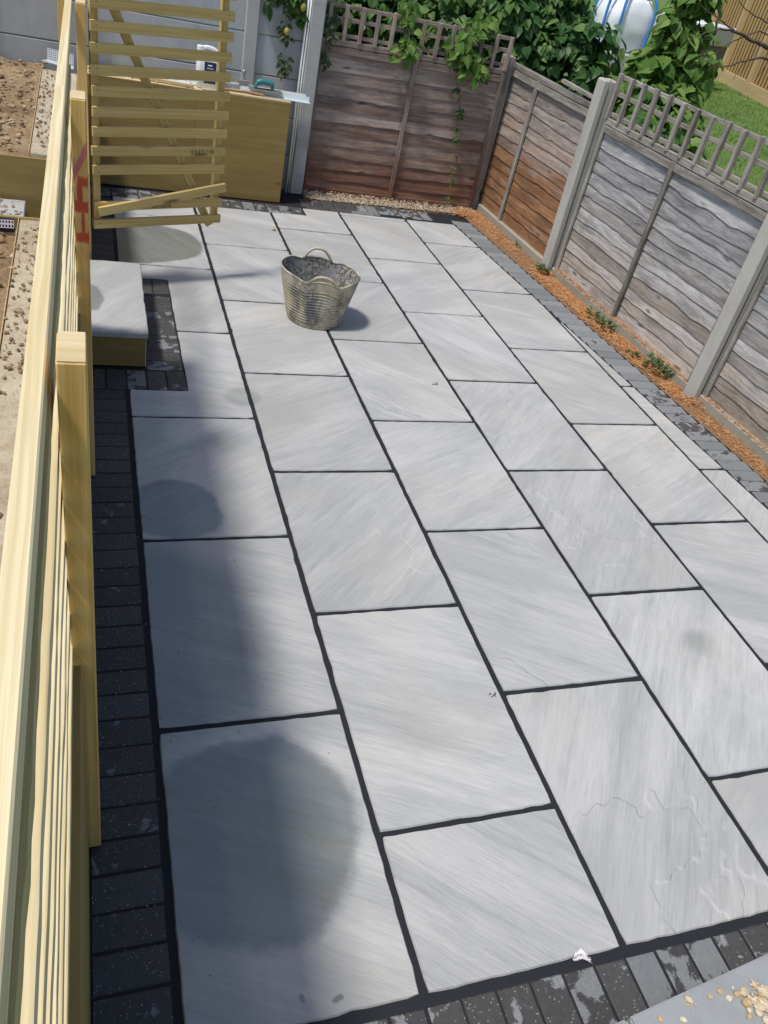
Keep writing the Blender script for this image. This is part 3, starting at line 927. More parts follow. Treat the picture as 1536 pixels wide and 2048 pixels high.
# ------------------------------------------------------------------ plywood ledge along the back wall
ledge = thing('plywood_ledge', (0.57, 5.75, 0), 'raised ledge with a yellow plywood front holding tools and trim', 'planter')
box('front_panel', (-0.19, 5.592, 0.003), (0.62, 5.61, 0.762), 'ply', ledge, 0.001, 0)
box('front_panel', (0.6215, 5.5925, 0.003), (1.336, 5.61, 0.764), 'ply', ledge, 0.001, 0)
box('end_panel', (1.319, 5.611, 0.003), (1.337, 5.92, 0.764), 'ply', ledge, 0.001, 1)
box('top_board', (-0.19, 5.612, 0.742), (1.318, 5.92, 0.760), 'plytop', ledge, 0.001, 0)
box('front_batten', (0.66, 5.5935, 0.7655), (1.335, 5.625, 0.777), 'plytop', ledge, 0.001, 0)
box('filling', (-0.19, 5.615, 0.0), (1.315, 5.915, 0.741), 'sandy', ledge, 0.0)

# ------------------------------------------------------------------ concrete panel wall at the back
cw = thing('concrete_wall', (-0.8, 5.98, 0), 'tall grey concrete panel wall behind the raised garden and ledge', 'wall')
for zz0, zz1 in ((0.0, 0.29), (0.29, 0.58), (0.58, 0.868), (0.868, 1.146), (1.146, 1.43), (1.43, 1.72)):
    for xa, xb in ((-3.3, -0.90), (-0.80, 0.993), (1.093, 1.462)):
        V = []; F = []
        box('panel', (xa - 0.01, 5.955, zz0 + 0.0035), (xb + 0.01, 6.0, zz1 - 0.0035), 'conc_wall', cw, 0.005, 0)
for xa in (-0.90, 0.993):
    box('post', (xa, 5.925, 0), (xa + 0.1, 6.02, 1.80), 'conc_back', cw, 0.006, 2)
ep = box('concrete_post', (1.478, 5.872, 0), (1.585, 5.985, 1.85), 'conc_back', None, 0.006, 2)
tag(ep, 'grey concrete post between the panel wall and brown lap fence', 'post')
for i, xx in enumerate((1.447, 1.468)):
    o = tube('conduit', [(xx, 5.895, 0.0), (xx, 5.895, 1.8)], 0.0075, 'white', None, 10)
    tag(o, ('thin white conduit nearest the plywood ledge, on the grey wall', 'thin white conduit hugging the grey concrete post')[i], 'conduit', 'conduits beside the concrete post')
bp = box('timber_post', (-0.335, 5.80, 0.70), (-0.295, 5.86, 1.62), 'post', None, 0.002, 2)
tag(bp, 'lone tan timber post standing against the grey wall at left', 'post')

# ------------------------------------------------------------------ lap fence panels
def lap_board(Ln, hgt, seed, bow, proud=0.021, th=0.011):
    n = 54; V = []; F = []
    kn = [(U(0.05, 0.95) * Ln, U(-0.012, 0.016) * U(0.4, 1), U(0.025, 0.06)) for _ in range(4)]
    for i in range(n + 1):
        x = Ln * i / n
        zb = bow * (noise.noise(Vector((x * 1.6, seed, 0))) + 0.5 * noise.noise(Vector((x * 5.0, seed, 5))))
        for (kx, ka, kw) in kn: zb -= ka * math.exp(-((x - kx) / kw) ** 2)
        cup = 0.002 * noise.noise(Vector((x * 3, seed, 8)))
        # back-top, front-top, front-bottom, back-bottom
        V += [(x, 0.0, hgt), (x, th * 0.6, hgt), (x, proud + cup, zb), (x, proud - th + cup, zb)]
    for i in range(n):
        for k in range(4):
            k2 = (k + 1) % 4
            F.append((i * 4 + k, i * 4 + 4 + k, i * 4 + 4 + k2, i * 4 + k2))
    F.append((0, 1, 2, 3)); F.append((n * 4 + 3, n * 4 + 2, n * 4 + 1, n * 4))
    bm = bmesh.new(); me = pydata('b', V, F); bm.from_mesh(me); bpy.data.meshes.remove(me)
    return from_bm('lap_board', bm)

def lap_panel(label, O, a, nrm, Ln, z0, ztop, mat, bmat, nb=11, bow=0.012, trellis=None, mids=(0.5,), proud=0.0155, captilt=0.0):
    O = Vector(O); a = Vector(a).normalized(); nrm = Vector(nrm).normalized()
    th = thing('fence_panel', (O.x, O.y, 0), label, 'fence panel', 'weathered lap fence panels')
    def P(u, z, d): return O + a * u + nrm * d + Vector((0, 0, z))
    def MX(u, z, d):
        m = Matrix.Identity(4)
        c = P(u, z, d)
        for i in range(3): m[i][0], m[i][1], m[i][3] = a[i], nrm[i], c[i]
        m[2][2] = 1
        return m
    pitch = (ztop - 0.03 - z0) / nb
    for i in range(nb):
        me = lap_board(Ln - 0.01, pitch * 1.28, rnd.random() * 50, bow if i else 0.003, proud)
        link('board', me, mat, th, MX(0.005, z0 + i * pitch + U(-.004, .004), 0.0) @ Matrix.Rotation(U(-.004, .004), 4, 'Y'))
    for u in (0.016, Ln - 0.016):
        timber('end_batten', P(u, z0 - 0.01, 0.030), P(u, ztop - 0.03, 0.030), 0.018, 0.028, nrm, bmat, th)
    for k in mids:
        timber('middle_batten', P(Ln * k, z0 - 0.02, 0.033), P(Ln * k, ztop - 0.045, 0.033), 0.022, 0.036, nrm, bmat, th)
    timber('cap_rail', P(0.0, ztop - 0.022 + captilt, 0.012), P(Ln, ztop - 0.022, 0.012), 0.044, 0.042, nrm, bmat, th)
    timber('face_rail', P(0.001, ztop - 0.075 + captilt, 0.028), P(Ln - 0.001, ztop - 0.075, 0.028), 0.016, 0.05, nrm, bmat, th)
    if trellis:
        tz, rails, pit, u0, u1 = trellis
        tr = timber('trellis', P(u0, tz - 0.014, 0.006), P(u1, tz - 0.014, 0.006), 0.018, 0.028, nrm, bmat, th)
        for zr in rails:
            timber('trellis_rail', P(u0, zr, 0.006), P(u1, zr, 0.006), 0.018, 0.028, nrm, bmat, tr)
        u = u0 + 0.015; k = 0
        while u < u1:
            e = U(-.004, .004)
            timber('trellis_lath', P(u, ztop - 0.012, 0.030), P(u + e, tz + U(-.002, .012), 0.030), 0.030, 0.029, nrm, bmat, tr)
            u += pit; k += 1
    return th

FD = Vector((-0.06, 1.0, 0)).normalized()          # along the right fence, away from the house
FN = Vector((-1.0, -0.06, 0)).normalized()
def fpt(y, off=0.0): return Vector((3.45 + 0.06 * (4.6 - y), y, 0)) + FN * off
def flen(y0, y1): return (fpt(y1) - fpt(y0)).length
lap_panel('brown lap panel with trellis across the back, gravel at its foot', (3.235, 6.00, 0), (-1, 0, 0), (0, -1, 0), 1.64, 0.02, 1.205, 'lap_back', 'batten_brown',
          12, 0.014, (1.447, (1.345, 1.235), 0.131, 0.0, 1.64), (0.5,), 0.017)
lap_panel('orange and grey lap panel without trellis, in the far corner', fpt(4.67), FD, FN, flen(4.67, 6.09), 0.066, 1.262, 'lap_corner', 'batten_grey',
          13, 0.020, None, (0.64,), captilt=-0.004)
lap_panel('silver grey lap panel topped with trellis, in full view at right', fpt(2.68), FD, FN, flen(2.68, 4.515), 0.067, 1.222, 'lap_grey', 'batten_grey',
          13, 0.022, (1.505, (1.382, 1.248), 0.151, 0.0, flen(2.68, 4.515)), (0.52,))
lap_panel('grey lap panel nearest the house, cut off by the right edge', fpt(0.72), FD, FN, flen(0.72, 2.535), 0.067, 1.222, 'lap_grey', 'batten_grey',
          13, 0.022, (1.505, (1.382, 1.248), 0.151, 0.0, flen(0.72, 2.535)), (0.5,))
lb = timber('loose_rail', fpt(4.72, 0.02) + Vector((0, 0, 1.292)), fpt(5.25, 0.012) + Vector((0, 0, 1.300)), 0.03, 0.028, FN, 'batten_grey', None)
tag(lb, 'short loose grey rail lying on top of the corner panel', 'rail')
def conc_post(c, w_, h, label, lean=0.0, lx=0.0):
    o = thing('concrete_post', (c[0], c[1], 0), label, 'post', 'concrete fence posts')
    bm = bmesh.new()
    # slotted H section
    prof = [(-w_ / 2, -w_ / 2), (w_ / 2, -w_ / 2), (w_ / 2, -0.007), (w_ / 2 - 0.02, -0.014), (w_ / 2 - 0.02, 0.014), (w_ / 2, 0.016), (w_ / 2, w_ / 2), (-w_ / 2, w_ / 2),
            (-w_ / 2, 0.016), (-w_ / 2 + 0.02, 0.014), (-w_ / 2 + 0.02, -0.014), (-w_ / 2, -0.007)]
    lo = [bm.verts.new((x, y, -0.08)) for x, y in prof]
    hi = [bm.verts.new((x * 0.97, y * 0.97, h - 0.012)) for x, y in prof]
    top = [bm.verts.new((x * 0.80, y * 0.80, h)) for x, y in prof]
    for A, B in ((lo, hi), (hi, top)):
        for i in range(len(prof)):
            j = (i + 1) % len(prof)
            bm.faces.new((A[i], A[j], B[j], B[i]))
    bm.faces.new(top); bm.faces.new(lo[::-1])
    Mx = Matrix.Translation((c[0], c[1], 0)) @ Matrix.Rotation(lx, 4, 'Y') @ Matrix.Rotation(lean, 4, 'X') @ Matrix.Rotation(math.atan2(FD.y, FD.x), 4, 'Z')
    link('shaft', from_bm('shaft', bm), 'conc_post', o, Mx)
    return o
pA = fpt(4.605, 0.028); pB = fpt(2.605, 0.028)
conc_post(pA, 0.105, 1.45, 'pale concrete post with a flat top between corner panel and trellis panel', 0.0, -0.02)
conc_post(pB, 0.105, 1.45, 'pale concrete post near the right edge, foot in orange litter', 0.0, -0.012)
conc_post(fpt(0.65, 0.028), 0.105, 1.45, 'pale concrete post at the house end of the right fence')
cp = box('corner_post', (3.240, 6.035, -0.02), (3.335, 6.13, 1.30), 'batten_grey', None, 0.004, 2)
tag(cp, 'weathered grey post in the far corner where two lap fences meet', 'post')
for (y0, y1, lab) in ((4.66, 6.0, 'long pale concrete gravel board under the corner lap panel'), (2.66, 4.54, 'pale concrete gravel board under the middle grey lap panel'), (0.70, 2.55, 'pale concrete gravel board under the nearest grey panel')):
    g = timber('gravel_board', fpt(y0, 0.026) + Vector((0, 0, -0.02)), fpt(y1, 0.026) + Vector((0, 0, -0.02)), 0.048, 0.17, FN, 'conc_board', None, 0.006)
    tag(g, lab, 'gravel board', 'concrete gravel boards')
gb = box('gravel_board', (1.59, 5.975, -0.05), (3.24, 6.015, 0.045), 'batten_brown', None, 0.003, 0)
tag(gb, 'dark damp timber gravel board at the foot of the back fence', 'gravel board')

# ------------------------------------------------------------------ gravel, needle litter
MT['gravel'] = m_island('pea_gravel', [(0, (0.22, 0.13, 0.07)), (0.3, (0.38, 0.26, 0.15)), (0.6, (0.46, 0.37, 0.27)), (0.85, (0.36, 0.35, 0.34)), (1, (0.68, 0.62, 0.52))], 0.7, 0.3, 60)
MT['earth'] = m_plain('damp_earth', (0.22, 0.13, 0.07), 0.95, 0.4, 60, 0.15, bump=0.6)
gbed = link('gravel_bed', pydata('gravel_bed', [(1.59, 5.76, -0.0035), (3.30, 5.80, -0.0035), (3.30, 5.98, -0.002), (1.59, 5.98, -0.002)], [(0, 1, 2, 3)]), 'earth')
tag(gbed, 'earth strip under the gravel along the back fence', None, None, 'structure')
def fgrav():
    x = U(1.60, 3.24)
    y = 5.785 + 0.035 * (x - 1.6) / 1.6 + abs(rnd.gauss(0, 1)) * 0.09 - 0.012
    if y > 5.965: y = U(5.80, 5.965)
    return (x, y, 0.002 + (y - 5.78) * 0.12 + U(0, .008))
tag(pebbles(2600, fgrav, 'pea_gravel', 'gravel', 0.004, 0.012, 0.75), 'multicoloured pea gravel along the foot of the back fence', None, None, 'stuff')
rbed = [(xin(y) + 0.21 - 0.086 * 0, y) for y in (0.5, 5.75)]
ebed = link('litter_bed', pydata('litter_bed', [(rbed[0][0], 0.5, -0.0015), (fpt(0.5).x - 0.02, 0.5, -0.0015), (fpt(5.95).x - 0.02, 5.95, -0.0015), (rbed[1][0], 5.75, -0.0015)], [(0, 1, 2, 3)]), 'earth')
tag(ebed, 'earth strip between the right pavers and the fence', None, None, 'structure')
MT['needle'] = m_island('orange_needles', [(0, (0.34, 0.13, 0.045)), (0.5, (0.58, 0.27, 0.10)), (1, (0.70, 0.44, 0.22))], 0.75, 0.1, 60)
V = []; F = []
def needle(x, y, z):
    a = U(0, pi); l = U(0.010, 0.030); wd = U(0.0010, 0.0018)
    d = Vector((cos(a), sin(a), U(-.35, .35))).normalized(); s = Vector((-sin(a), cos(a), 0)) * wd
    c = Vector((x, y, z)); b = len(V); k = U(-.3, .3) * l
    m_ = c + Vector((-sin(a), cos(a), 0)) * k + Vector((0, 0, 0.002))
    p0 = c - d * l / 2; p1 = c + d * l / 2
    for p in (p0, m_, p1):
        V.append(p - s); V.append(p + s); V.append(p + Vector((0, 0, wd * 1.6)))
    for q in (0, 3):
        F.append((b + q, b + q + 3, b + q + 5, b + q + 2)); F.append((b + q + 1, b + q + 2, b + q + 5, b + q + 4)); F.append((b + q, b + q + 1, b + q + 4, b + q + 3))
cnt = 0
while cnt < 9000:
    y = U(1.2, 5.95)
    den = 1.0 if 2.65 < y < 4.55 else (0.55 if y < 5.6 else 0.9)
    if y < 2.5: den = 0.22
    if 4.6 < y < 5.5: den = 0.30
    if U(0, 1) > den: continue
    if noise.noise(Vector((y * 2.2, 3.1, 0))) + 0.6 * noise.noise(Vector((y * 7, 1.1, 0))) < -0.25 and U(0, 1) < 0.75: continue
    xa = xin(y) + 0.205; xb = fpt(y).x - 0.055
    r = U(0, 1)
    x = xa + (xb - xa) * (0.12 + 0.88 * r ** 0.8) + rnd.gauss(0, 0.014) + 0.02 * noise.noise(Vector((y * 5, 9, 0)))
    pile = 0.012 * max(0, noise.noise(Vector((x * 5, y * 5, 2)))) + U(0, 0.012)
    needle(x, y, 0.0 + pile); cnt += 1
for _ in range(1100):                                    # litter heaped on the board behind
    y = U(2.66, 4.5) if U(0, 1) < .8 else U(1.6, 2.5)
    needle(fpt(y).x - U(0.028, 0.05), y, 0.069 + U(0, 0.006))
for _ in range(900):                                     # drift in the corner
    needle(3.12 + rnd.gauss(0, 0.07), 5.84 + rnd.gauss(0, 0.06), 0.012 + U(0, 0.018))
for _ in range(500):                                     # round the feet of the posts
    c = pA if U(0, 1) < .5 else pB
    needle(c.x + rnd.gauss(-0.02, 0.05), c.y + rnd.gauss(-0.07, 0.04), 0.02 + U(0, 0.02))
nl = link('needle_litter', pydata('needle_litter', V, F), 'needle')
tag(nl, 'orange brown needle litter drifted along the right fence', None, None, 'stuff')

# ------------------------------------------------------------------ weeds
MT['weed'] = m_leaf('weed_leaf', (0.05, 0.10, 0.025), (0.09, 0.16, 0.04), (0.17, 0.22, 0.07))
def weed(x, y, n, r, h, label):
    o = thing('weed', (x, y, 0), label, 'weed', 'weeds along the right fence')
    V = []; F = []
    for _ in range(n):
        a = U(0, 6.28); q = r * sqrt(U(0, 1))
        d = Vector((cos(a), sin(a), U(0.2, 1.0)))
        add_leaf(V, F, (x + cos(a) * q * 0.7, y + sin(a) * q * 1.5, U(0.012, h)), (cos(a) * -0.4 + U(-.3, .3), sin(a) * -0.4 + U(-.3, .3), 1), d, U(0.02, 0.042), 0.62)
    link('leaves', pydata('leaves', V, F), 'weed', o)
    tube('stem', [(x, y, 0), (x + .004, y, h * .5), (x - .006, y + .01, h)], [0.003, 0.002, 0.001], 'stem', o, 5)
weed(3.335, 4.56, 55, 0.05, 0.06, 'yellow green weed sprouting at the foot of the middle concrete post')
weed(3.375, 3.74, 30, 0.05, 0.05, 'small green weed among orange litter below the long grey panel')
weed(3.385, 3.56, 45, 0.06, 0.06, 'leafy weed next to the batten foot of the grey panel')
weed(3.385, 3.14, 14, 0.035, 0.03, 'tiny pale weed in the litter, the smallest sprout')
weed(3.445, 2.93, 90, 0.085, 0.07, 'largest green weed, just behind the right edge concrete post')
weed(3.36, 5.1, 8, 0.03, 0.03, 'sparse weed at the base of the corner lap panel')

# ------------------------------------------------------------------ flexible bucket
t = NT('dirty_tub_plastic')
c = t.obj(False)
n1 = t.noise(c, 9, 5, 0.65); n2 = t.noise(c, 60, 5, 0.75)
zs = t.n('SeparateXYZ'); t.l(c, zs.inputs[0])
bc = t.ramp(n1, [(0.35, (0.30, 0.26, 0.17)), (0.5, (0.43, 0.38, 0.27)), (0.65, (0.50, 0.46, 0.38))])
mudm = t.ramp(t.noise(t.map(c, (5, 5, 2.2), (1.3, 0.4, 2.0)), 1.0, 5, 0.65), [(0.50, 0.0), (0.60, 1.0)])
bc = t.mix(t.math('MULTIPLY', mudm, 0.85), bc, (0.07, 0.08, 0.095))
rid = t.n('TexWave', wave_type='BANDS', bands_direction='Z'); t.l(c, rid.inputs['Vector']); rid.inputs['Scale'].default_value = 16.6; rid.inputs['Distortion'].default_value = 0.6
blk = t.math('MULTIPLY', t.ramp(n2, [(0.49, 0.0), (0.58, 1.0)]), t.ramp(rid.outputs[1], [(0.0, 1.0), (0.45, 0.0)]))
lowz = t.ramp(zs.outputs[2], [(0.0, 1.0), (0.26, 1.0), (0.29, 0.0)])
bc = t.mix(t.math('MULTIPLY', t.math('MULTIPLY', blk, lowz), 0.8), bc, (0.03, 0.032, 0.035))
MT['tub'] = t.out(bc, 0.55, t.bump(n2, 0.25, 0.003), 0.4)
t = NT('mortar_splashed_inside')
c = t.obj(False)
n1 = t.noise(c, 55, 6, 0.75); n2 = t.noise(c, 7, 4, 0.6)
ic = t.ramp(n1, [(0.42, (0.07, 0.07, 0.065)), (0.52, (0.27, 0.26, 0.23)), (0.62, (0.50, 0.48, 0.43))])
ic = t.mix(t.ramp(n2, [(0.45, 0.0), (0.6, 0.8)]), ic, (0.24, 0.25, 0.25))
MT['tub_in'] = t.out(ic, 0.85, t.bump(n1, 0.6, 0.004), 0.2)
BC = Vector((1.163, 3.455, 0))
buck = thing('bucket', BC, 'dirty flexible tub with two loop handles, standing on the patio', 'bucket')
HB = 0.315; AX = -0.28
HF = -1.72 - AX            # angle (in the oval's own frame) of the near handle
def rimz(th):
    z = HB
    for h in (HF, HF + pi):
        d = (th - h + pi) % (2 * pi) - pi
        z += -0.016 * math.exp(-((abs(d) - 0.46) / 0.20) ** 2) + 0.004 * math.exp(-(d / 0.3) ** 2)
    return z + 0.008 * cos(th - 2.6)
def wall(th, f, inset=0.0):
    z = rimz(th) * f
    base = 0.168; ex = 0.245; ey = 0.212
    k = f ** 0.9
    rx = base + (ex - base) * k - inset; ry = base + (ey - base) * k - inset
    pin = 0.0
    for h in (HF, HF + pi):
        d = (th - h + pi) % (2 * pi) - pi
        pin += -0.020 * math.exp(-(d / 0.42) ** 2) * k ** 3
    rid_ = 0.0
    if 0.10 < f < 0.80 and inset == 0: rid_ = 0.0030 * sin(f * HB * 2 * pi / 0.019) * max(0.0, min(1.0, 0.55 + 1.4 * noise.noise(Vector((cos(th) * 1.6, sin(th) * 1.6, f * 3))) + 0.5 * cos(th - HF + 0.55)))
    x = (rx + pin + rid_) * cos(th); y = (ry + pin + rid_) * sin(th)
    ca, sa = cos(AX), sin(AX)
    return Vector((x * ca - y * sa, x * sa + y * ca, z))
NT_, NZ = 96, 84
V = []; F = []
for j in range(NZ + 1):
    f = j / NZ
    for i in range(NT_): V.append(wall(2 * pi * i / NT_, f))
for j in range(NZ):
    for i in range(NT_):
        k = (i + 1) % NT_
        F.append((j * NT_ + i, j * NT_ + k, (j + 1) * NT_ + k, (j + 1) * NT_ + i))
F.append(tuple(range(NT_))[::-1])
bo = Matrix.Translation(BC + Vector((0, 0, 0.002)))
link('shell', pydata('shell', V, F, True), 'tub', buck, bo)
V = []; F = []
for j in range(25):
    f = 0.02 + 0.98 * j / 24
    for i in range(NT_): V.append(wall(2 * pi * i / NT_, f, 0.006))
for j in range(24):
    for i in range(NT_):
        k = (i + 1) % NT_
        F.append((j * NT_ + k, j * NT_ + i, (j + 1) * NT_ + i, (j + 1) * NT_ + k))
F.append(tuple(range(NT_)))
link('lining', pydata('lining', V, F, True), 'tub_in', buck, bo)
V = []; F = []
rp = [wall(2 * pi * i / NT_, 1.0, 0.003) for i in range(NT_)]
for i, p in enumerate(rp):
    rad = Vector((p.x, p.y, 0)).normalized()
    for k in range(8):
        a = 2 * pi * k / 8
        V.append(p + rad * (0.0058 * cos(a)) + Vector((0, 0, 0.0048 * sin(a))))
for i in range(NT_):
    for k in range(8):
        F.append((i * 8 + k, ((i + 1) % NT_) * 8 + k, ((i + 1) % NT_) * 8 + (k + 1) % 8, i * 8 + (k + 1) % 8))
link('rim', pydata('rim', V, F, True), 'tub', buck, bo)
for hnd in (HF, HF + pi):
    pts = []
    for i in range(25):
        s_ = -1 + 2 * i / 24
        th = hnd + s_ * 0.40
        p = wall(th, 1.0, 0.003)
        rise = (0.034 if hnd == HF else 0.060) * (1 - abs(s_) ** 2.6)
        rad = Vector((p.x, p.y, 0)).normalized()
        pts.append(p + Vector((0, 0, rise - 0.004)) - rad * rise * 0.12)
    V, F = tube_data(pts, 0.0085, 8)
    link('handle', pydata('handle', V, F, True), 'tub', buck, bo)
V = []; F = []
mud = link('mud_residue', pydata('m', [(0.15 * cos(a * pi / 12), 0.15 * sin(a * pi / 12), 0.022) for a in range(24)], [tuple(range(24))]), 'tub_in', buck, bo)

# ------------------------------------------------------------------ things on the ledge
can = thing('jerrycan', (0.71, 5.74, 0.761), 'white plastic jerrycan with a navy label behind the gate', 'jerrycan')
def rr_loop(cx, cy, hx, hy, r, z, n=5):
    out = []
    for (sx, sy, a0) in ((1, 1, 0), (-1, 1, pi / 2), (-1, -1, pi), (1, -1, 3 * pi / 2)):
        for i in range(n):
            a = a0 + (pi / 2) * i / (n - 1)
            out.append((cx + sx * (hx - r) + r * cos(a), cy + sy * (hy - r) + r * sin(a), z))
    return out
def loft(loops, cap=True):
    V = []; F = []; n = len(loops[0])
    for l in loops: V += l
    for j in range(len(loops) - 1):
        for i in range(n):
            k = (i + 1) % n
            F.append((j * n + i, j * n + k, (j + 1) * n + k, (j + 1) * n + i))
    F.append(tuple(range(n))[::-1]); F.append(tuple((len(loops) - 1) * n + i for i in range(n)))
    return V, F
cz = 0.7615
V, F = loft([rr_loop(.71, 5.74, .075, .058, .02, cz), rr_loop(.71, 5.74, .084, .066, .024, cz + .012), rr_loop(.71, 5.74, .085, .067, .024, cz + .19),
             rr_loop(.71, 5.74, .080, .062, .03, cz + .215), rr_loop(.705, 5.74, .066, .050, .03, cz + .232)])
link('body', pydata('body', V, F, True), 'white', can)
tube('handle', smooth_path([(.655, 5.74, cz + .225), (.668, 5.74, cz + .262), (.70, 5.74, cz + .272), (.755, 5.74, cz + .262), (.783, 5.74, cz + .235), (.789, 5.74, cz + .195)], 4), 0.012, 'white', can, 8)
V, F = loft([[(.648 + r * cos(a * pi / 8), 5.74 + r * sin(a * pi / 8), cz + z) for a in range(16)] for (r, z) in ((.022, .222), (.022, .246), (.026, .247), (.026, .272), (.023, .276))])
link('cap', pydata('cap', V, F), 'white', can)
MT['navy'] = m_plain('navy_label', (0.018, 0.028, 0.085), 0.5)
MT['maroon'] = m_plain('maroon_label', (0.18, 0.03, 0.035), 0.5)
box('label', (.676, 5.6712, cz + .04), (.762, 5.6722, cz + .185), 'navy', can, 0)
box('label_band', (.676, 5.6700, cz + .092), (.762, 5.6708, cz + .125), 'maroon', can, 0)
V = []; F = []
for (x0, x1, z0, z1) in ((.700, .733, .158, .168), (.694, .742, .140, .145), (.682, .700, .058, .068), (.742, .750, .058, .066)):
    b = len(V); V += [(x0, 5.6705, cz + z0), (x1, 5.6705, cz + z0), (x1, 5.6705, cz + z1), (x0, 5.6705, cz + z1)]; F.append((b, b + 1, b + 2, b + 3))
link('label_print', pydata('p', V, F), 'white', can)

MT['handlewood'] = m_wood('brush_handle_wood', (0.46, 0.29, 0.15), (0.34, 0.19, 0.09), 0)
wb = thing('wire_brush', (0.98, 5.68, 0.762), 'wire brush with a bare wood handle lying on the plywood ledge', 'brush')
V, F = loft([rr_loop(0, 0, hx, hy, 0.006, 0, 3) for hx, hy in ((.01, .01),)] * 1 + [rr_loop(0, 0, .01, .01, .006, .001, 3)])
pts = [(0.83, 5.66, 0.786), (0.93, 5.655, 0.787), (0.985, 5.65, 0.79), (1.06, 5.645, 0.787), (1.13, 5.64, 0.784)]
tube('handle', smooth_path(pts, 4), [0.011] * 6 + [0.012] * 5 + [0.011] * 6, 'handlewood', wb, 8, 0.8)
V = []; F = []
for i in range(16):
    for j in range(4):
        x = 0.835 + i * 0.0075; y = 5.655 + j * 0.008
        tube_data([(x, y, 0.795), (x + U(-.002, .002), y + 0.004, 0.828)], 0.0013, 4, V, F)
link('bristles', pydata('bristles', V, F), 'metal', wb)
MT['teal'] = m_plain('teal_handle', (0.03, 0.19, 0.20), 0.4)
fl_ = thing('plastering_float', (1.16, 5.76, 0.762), 'teal handled plastering float resting on white trim', 'float')
box('blade', (1.03, 5.705, 0.801), (1.29, 5.80, 0.805), 'metal', fl_, 0.001)
hp = smooth_path([(1.075, 5.75, 0.807), (1.09, 5.75, 0.842), (1.12, 5.75, 0.858), (1.17, 5.75, 0.856), (1.205, 5.75, 0.846), (1.212, 5.75, 0.812)], 4)
tube('handle', hp, [0.008] + [0.012] * 4 + [0.016] * (len(hp) - 8) + [0.011] * 3, 'teal', fl_, 8, 1.25)
tube('tang', [(1.07, 5.75, 0.805), (1.215, 5.75, 0.807)], 0.006, 'black', fl_, 6)
cl = thing('pipe_clamp', (0.985, 5.79, 0.762), 'small grey metal clamp with a round knob by the wire brush', 'clamp')
box('jaw', (0.955, 5.77, 0.803), (1.03, 5.81, 0.845), 'metal', cl, 0.004)
tube('screw', [(0.99, 5.79, 0.845), (0.99, 5.79, 0.888)], 0.009, 'metal', cl, 8)
V, F = loft([[(0.99 + r * cos(a * pi / 6), 5.79 + y, 0.897 + r * sin(a * pi / 6)) for a in range(12)] for r, y in ((.010, -.012), (.017, -.008), (.017, .008), (.010, .012))])
link('knob', pydata('knob', V, F, True), 'metal', cl)
MT['film'] = m_plain('pale_blue_film', (0.45, 0.66, 0.72), 0.25)
for i, (y0, z0, m2, lab, x0, x1) in enumerate(((5.80, 0.762, 'white', 'white plastic trim angle along the back of the ledge', 0.30, 1.50), (5.715, 0.762, 'film', 'white trim length with pale blue film, front of the pair', 0.42, 1.512))):
    tr = thing('trim_strip', ((x0 + x1) / 2, y0, z0), lab, 'trim', 'trim lengths on the ledge')
    s = -0.02
    V = []
    for x, dy in ((x0, 0.04), (x1, -0.02)):
        for (yy, zz) in ((0, 0), (0.05, 0), (0.05, 0.038), (0.047, 0.038), (0.047, 0.003), (0, 0.003)):
            V.append((x, y0 + yy + dy, z0 + 0.001 + zz))
    link('angle', pydata('angle', V, [(0, 1, 7, 6), (1, 2, 8, 7), (2, 3, 9, 8), (3, 4, 10, 9), (4, 5, 11, 10), (5, 0, 6, 11), (5, 4, 3, 2, 1, 0), (6, 7, 8, 9, 10, 11)]), 'white', tr)
    if m2 == 'film':
        link('film', pydata('film', [(x0, y0 + .043, z0 + .0052), (x1, y0 - .017, z0 + .0052), (x1, y0 + .021, z0 + .0052), (x0, y0 + .081, z0 + .0052)], [(0, 1, 2, 3)]), 'film', tr)
of = thing('timber_offcut', (0.3, 5.68, 0.762), 'pale timber offcut on the ledge left of the jerrycan', 'offcut')
timber('lath', (0.12, 5.70, 0.775), (0.60, 5.64, 0.775), 0.03, 0.022, (0, 1, 0), 'plytop', of)
tag(pebbles(160, lambda: (U(-0.15, 0.62), U(5.63, 5.9), 0.764), 'ledge_debris', 'clod', 0.003, 0.014), 'crumbs and wood chips on the ledge top', None, None, 'stuff')

# ------------------------------------------------------------------ odds on the paving and the near coping
for i, (x0, x1) in enumerate(((-0.21, 0.56), (0.566, 1.072), (1.078, 1.60), (1.606, 2.20), (2.206, 3.0))):
    yy = lambda x: -0.640 + (x - 1.06) * 0.115
    bm = bmesh.new()
    vs_ = [bm.verts.new(p) for p in ((x0, yy(x0) - 0.32, -0.02), (x1, yy(x1) - 0.32, -0.02), (x1, yy(x1), -0.02), (x0, yy(x0), -0.02), (x0, yy(x0) - 0.32, 0.10), (x1, yy(x1) - 0.32, 0.10), (x1, yy(x1), 0.10), (x0, yy(x0), 0.10))]
    for f in ((3, 2, 1, 0), (4, 5, 6, 7), (0, 1, 5, 4), (1, 2, 6, 5), (2, 3, 7, 6), (3, 0, 4, 7)): bm.faces.new([vs_[k] for k in f])
    bmesh.ops.bevel(bm, geom=list(bm.edges), offset=0.006, segments=2, affect='EDGES')
    o = link('coping_block', from_bm('coping', bm), 'coping')
    lab = ('leftmost grey coping block below the picture edge', 'grey coping block left of the joint, bottom edge of view', 'grey coping block with sandy crumbs on it, bottom right', 'grey coping block running out of view at bottom right', 'grey coping block outside the view at the far right')[i]
    tag(o, lab, 'coping block', 'coping blocks along the house step')
MT['sandlump'] = m_island('sandy_lumps', [(0, (0.50, 0.36, 0.20)), (0.5, (0.62, 0.50, 0.33)), (1, (0.74, 0.66, 0.52))], 0.9, 0.4, 60)
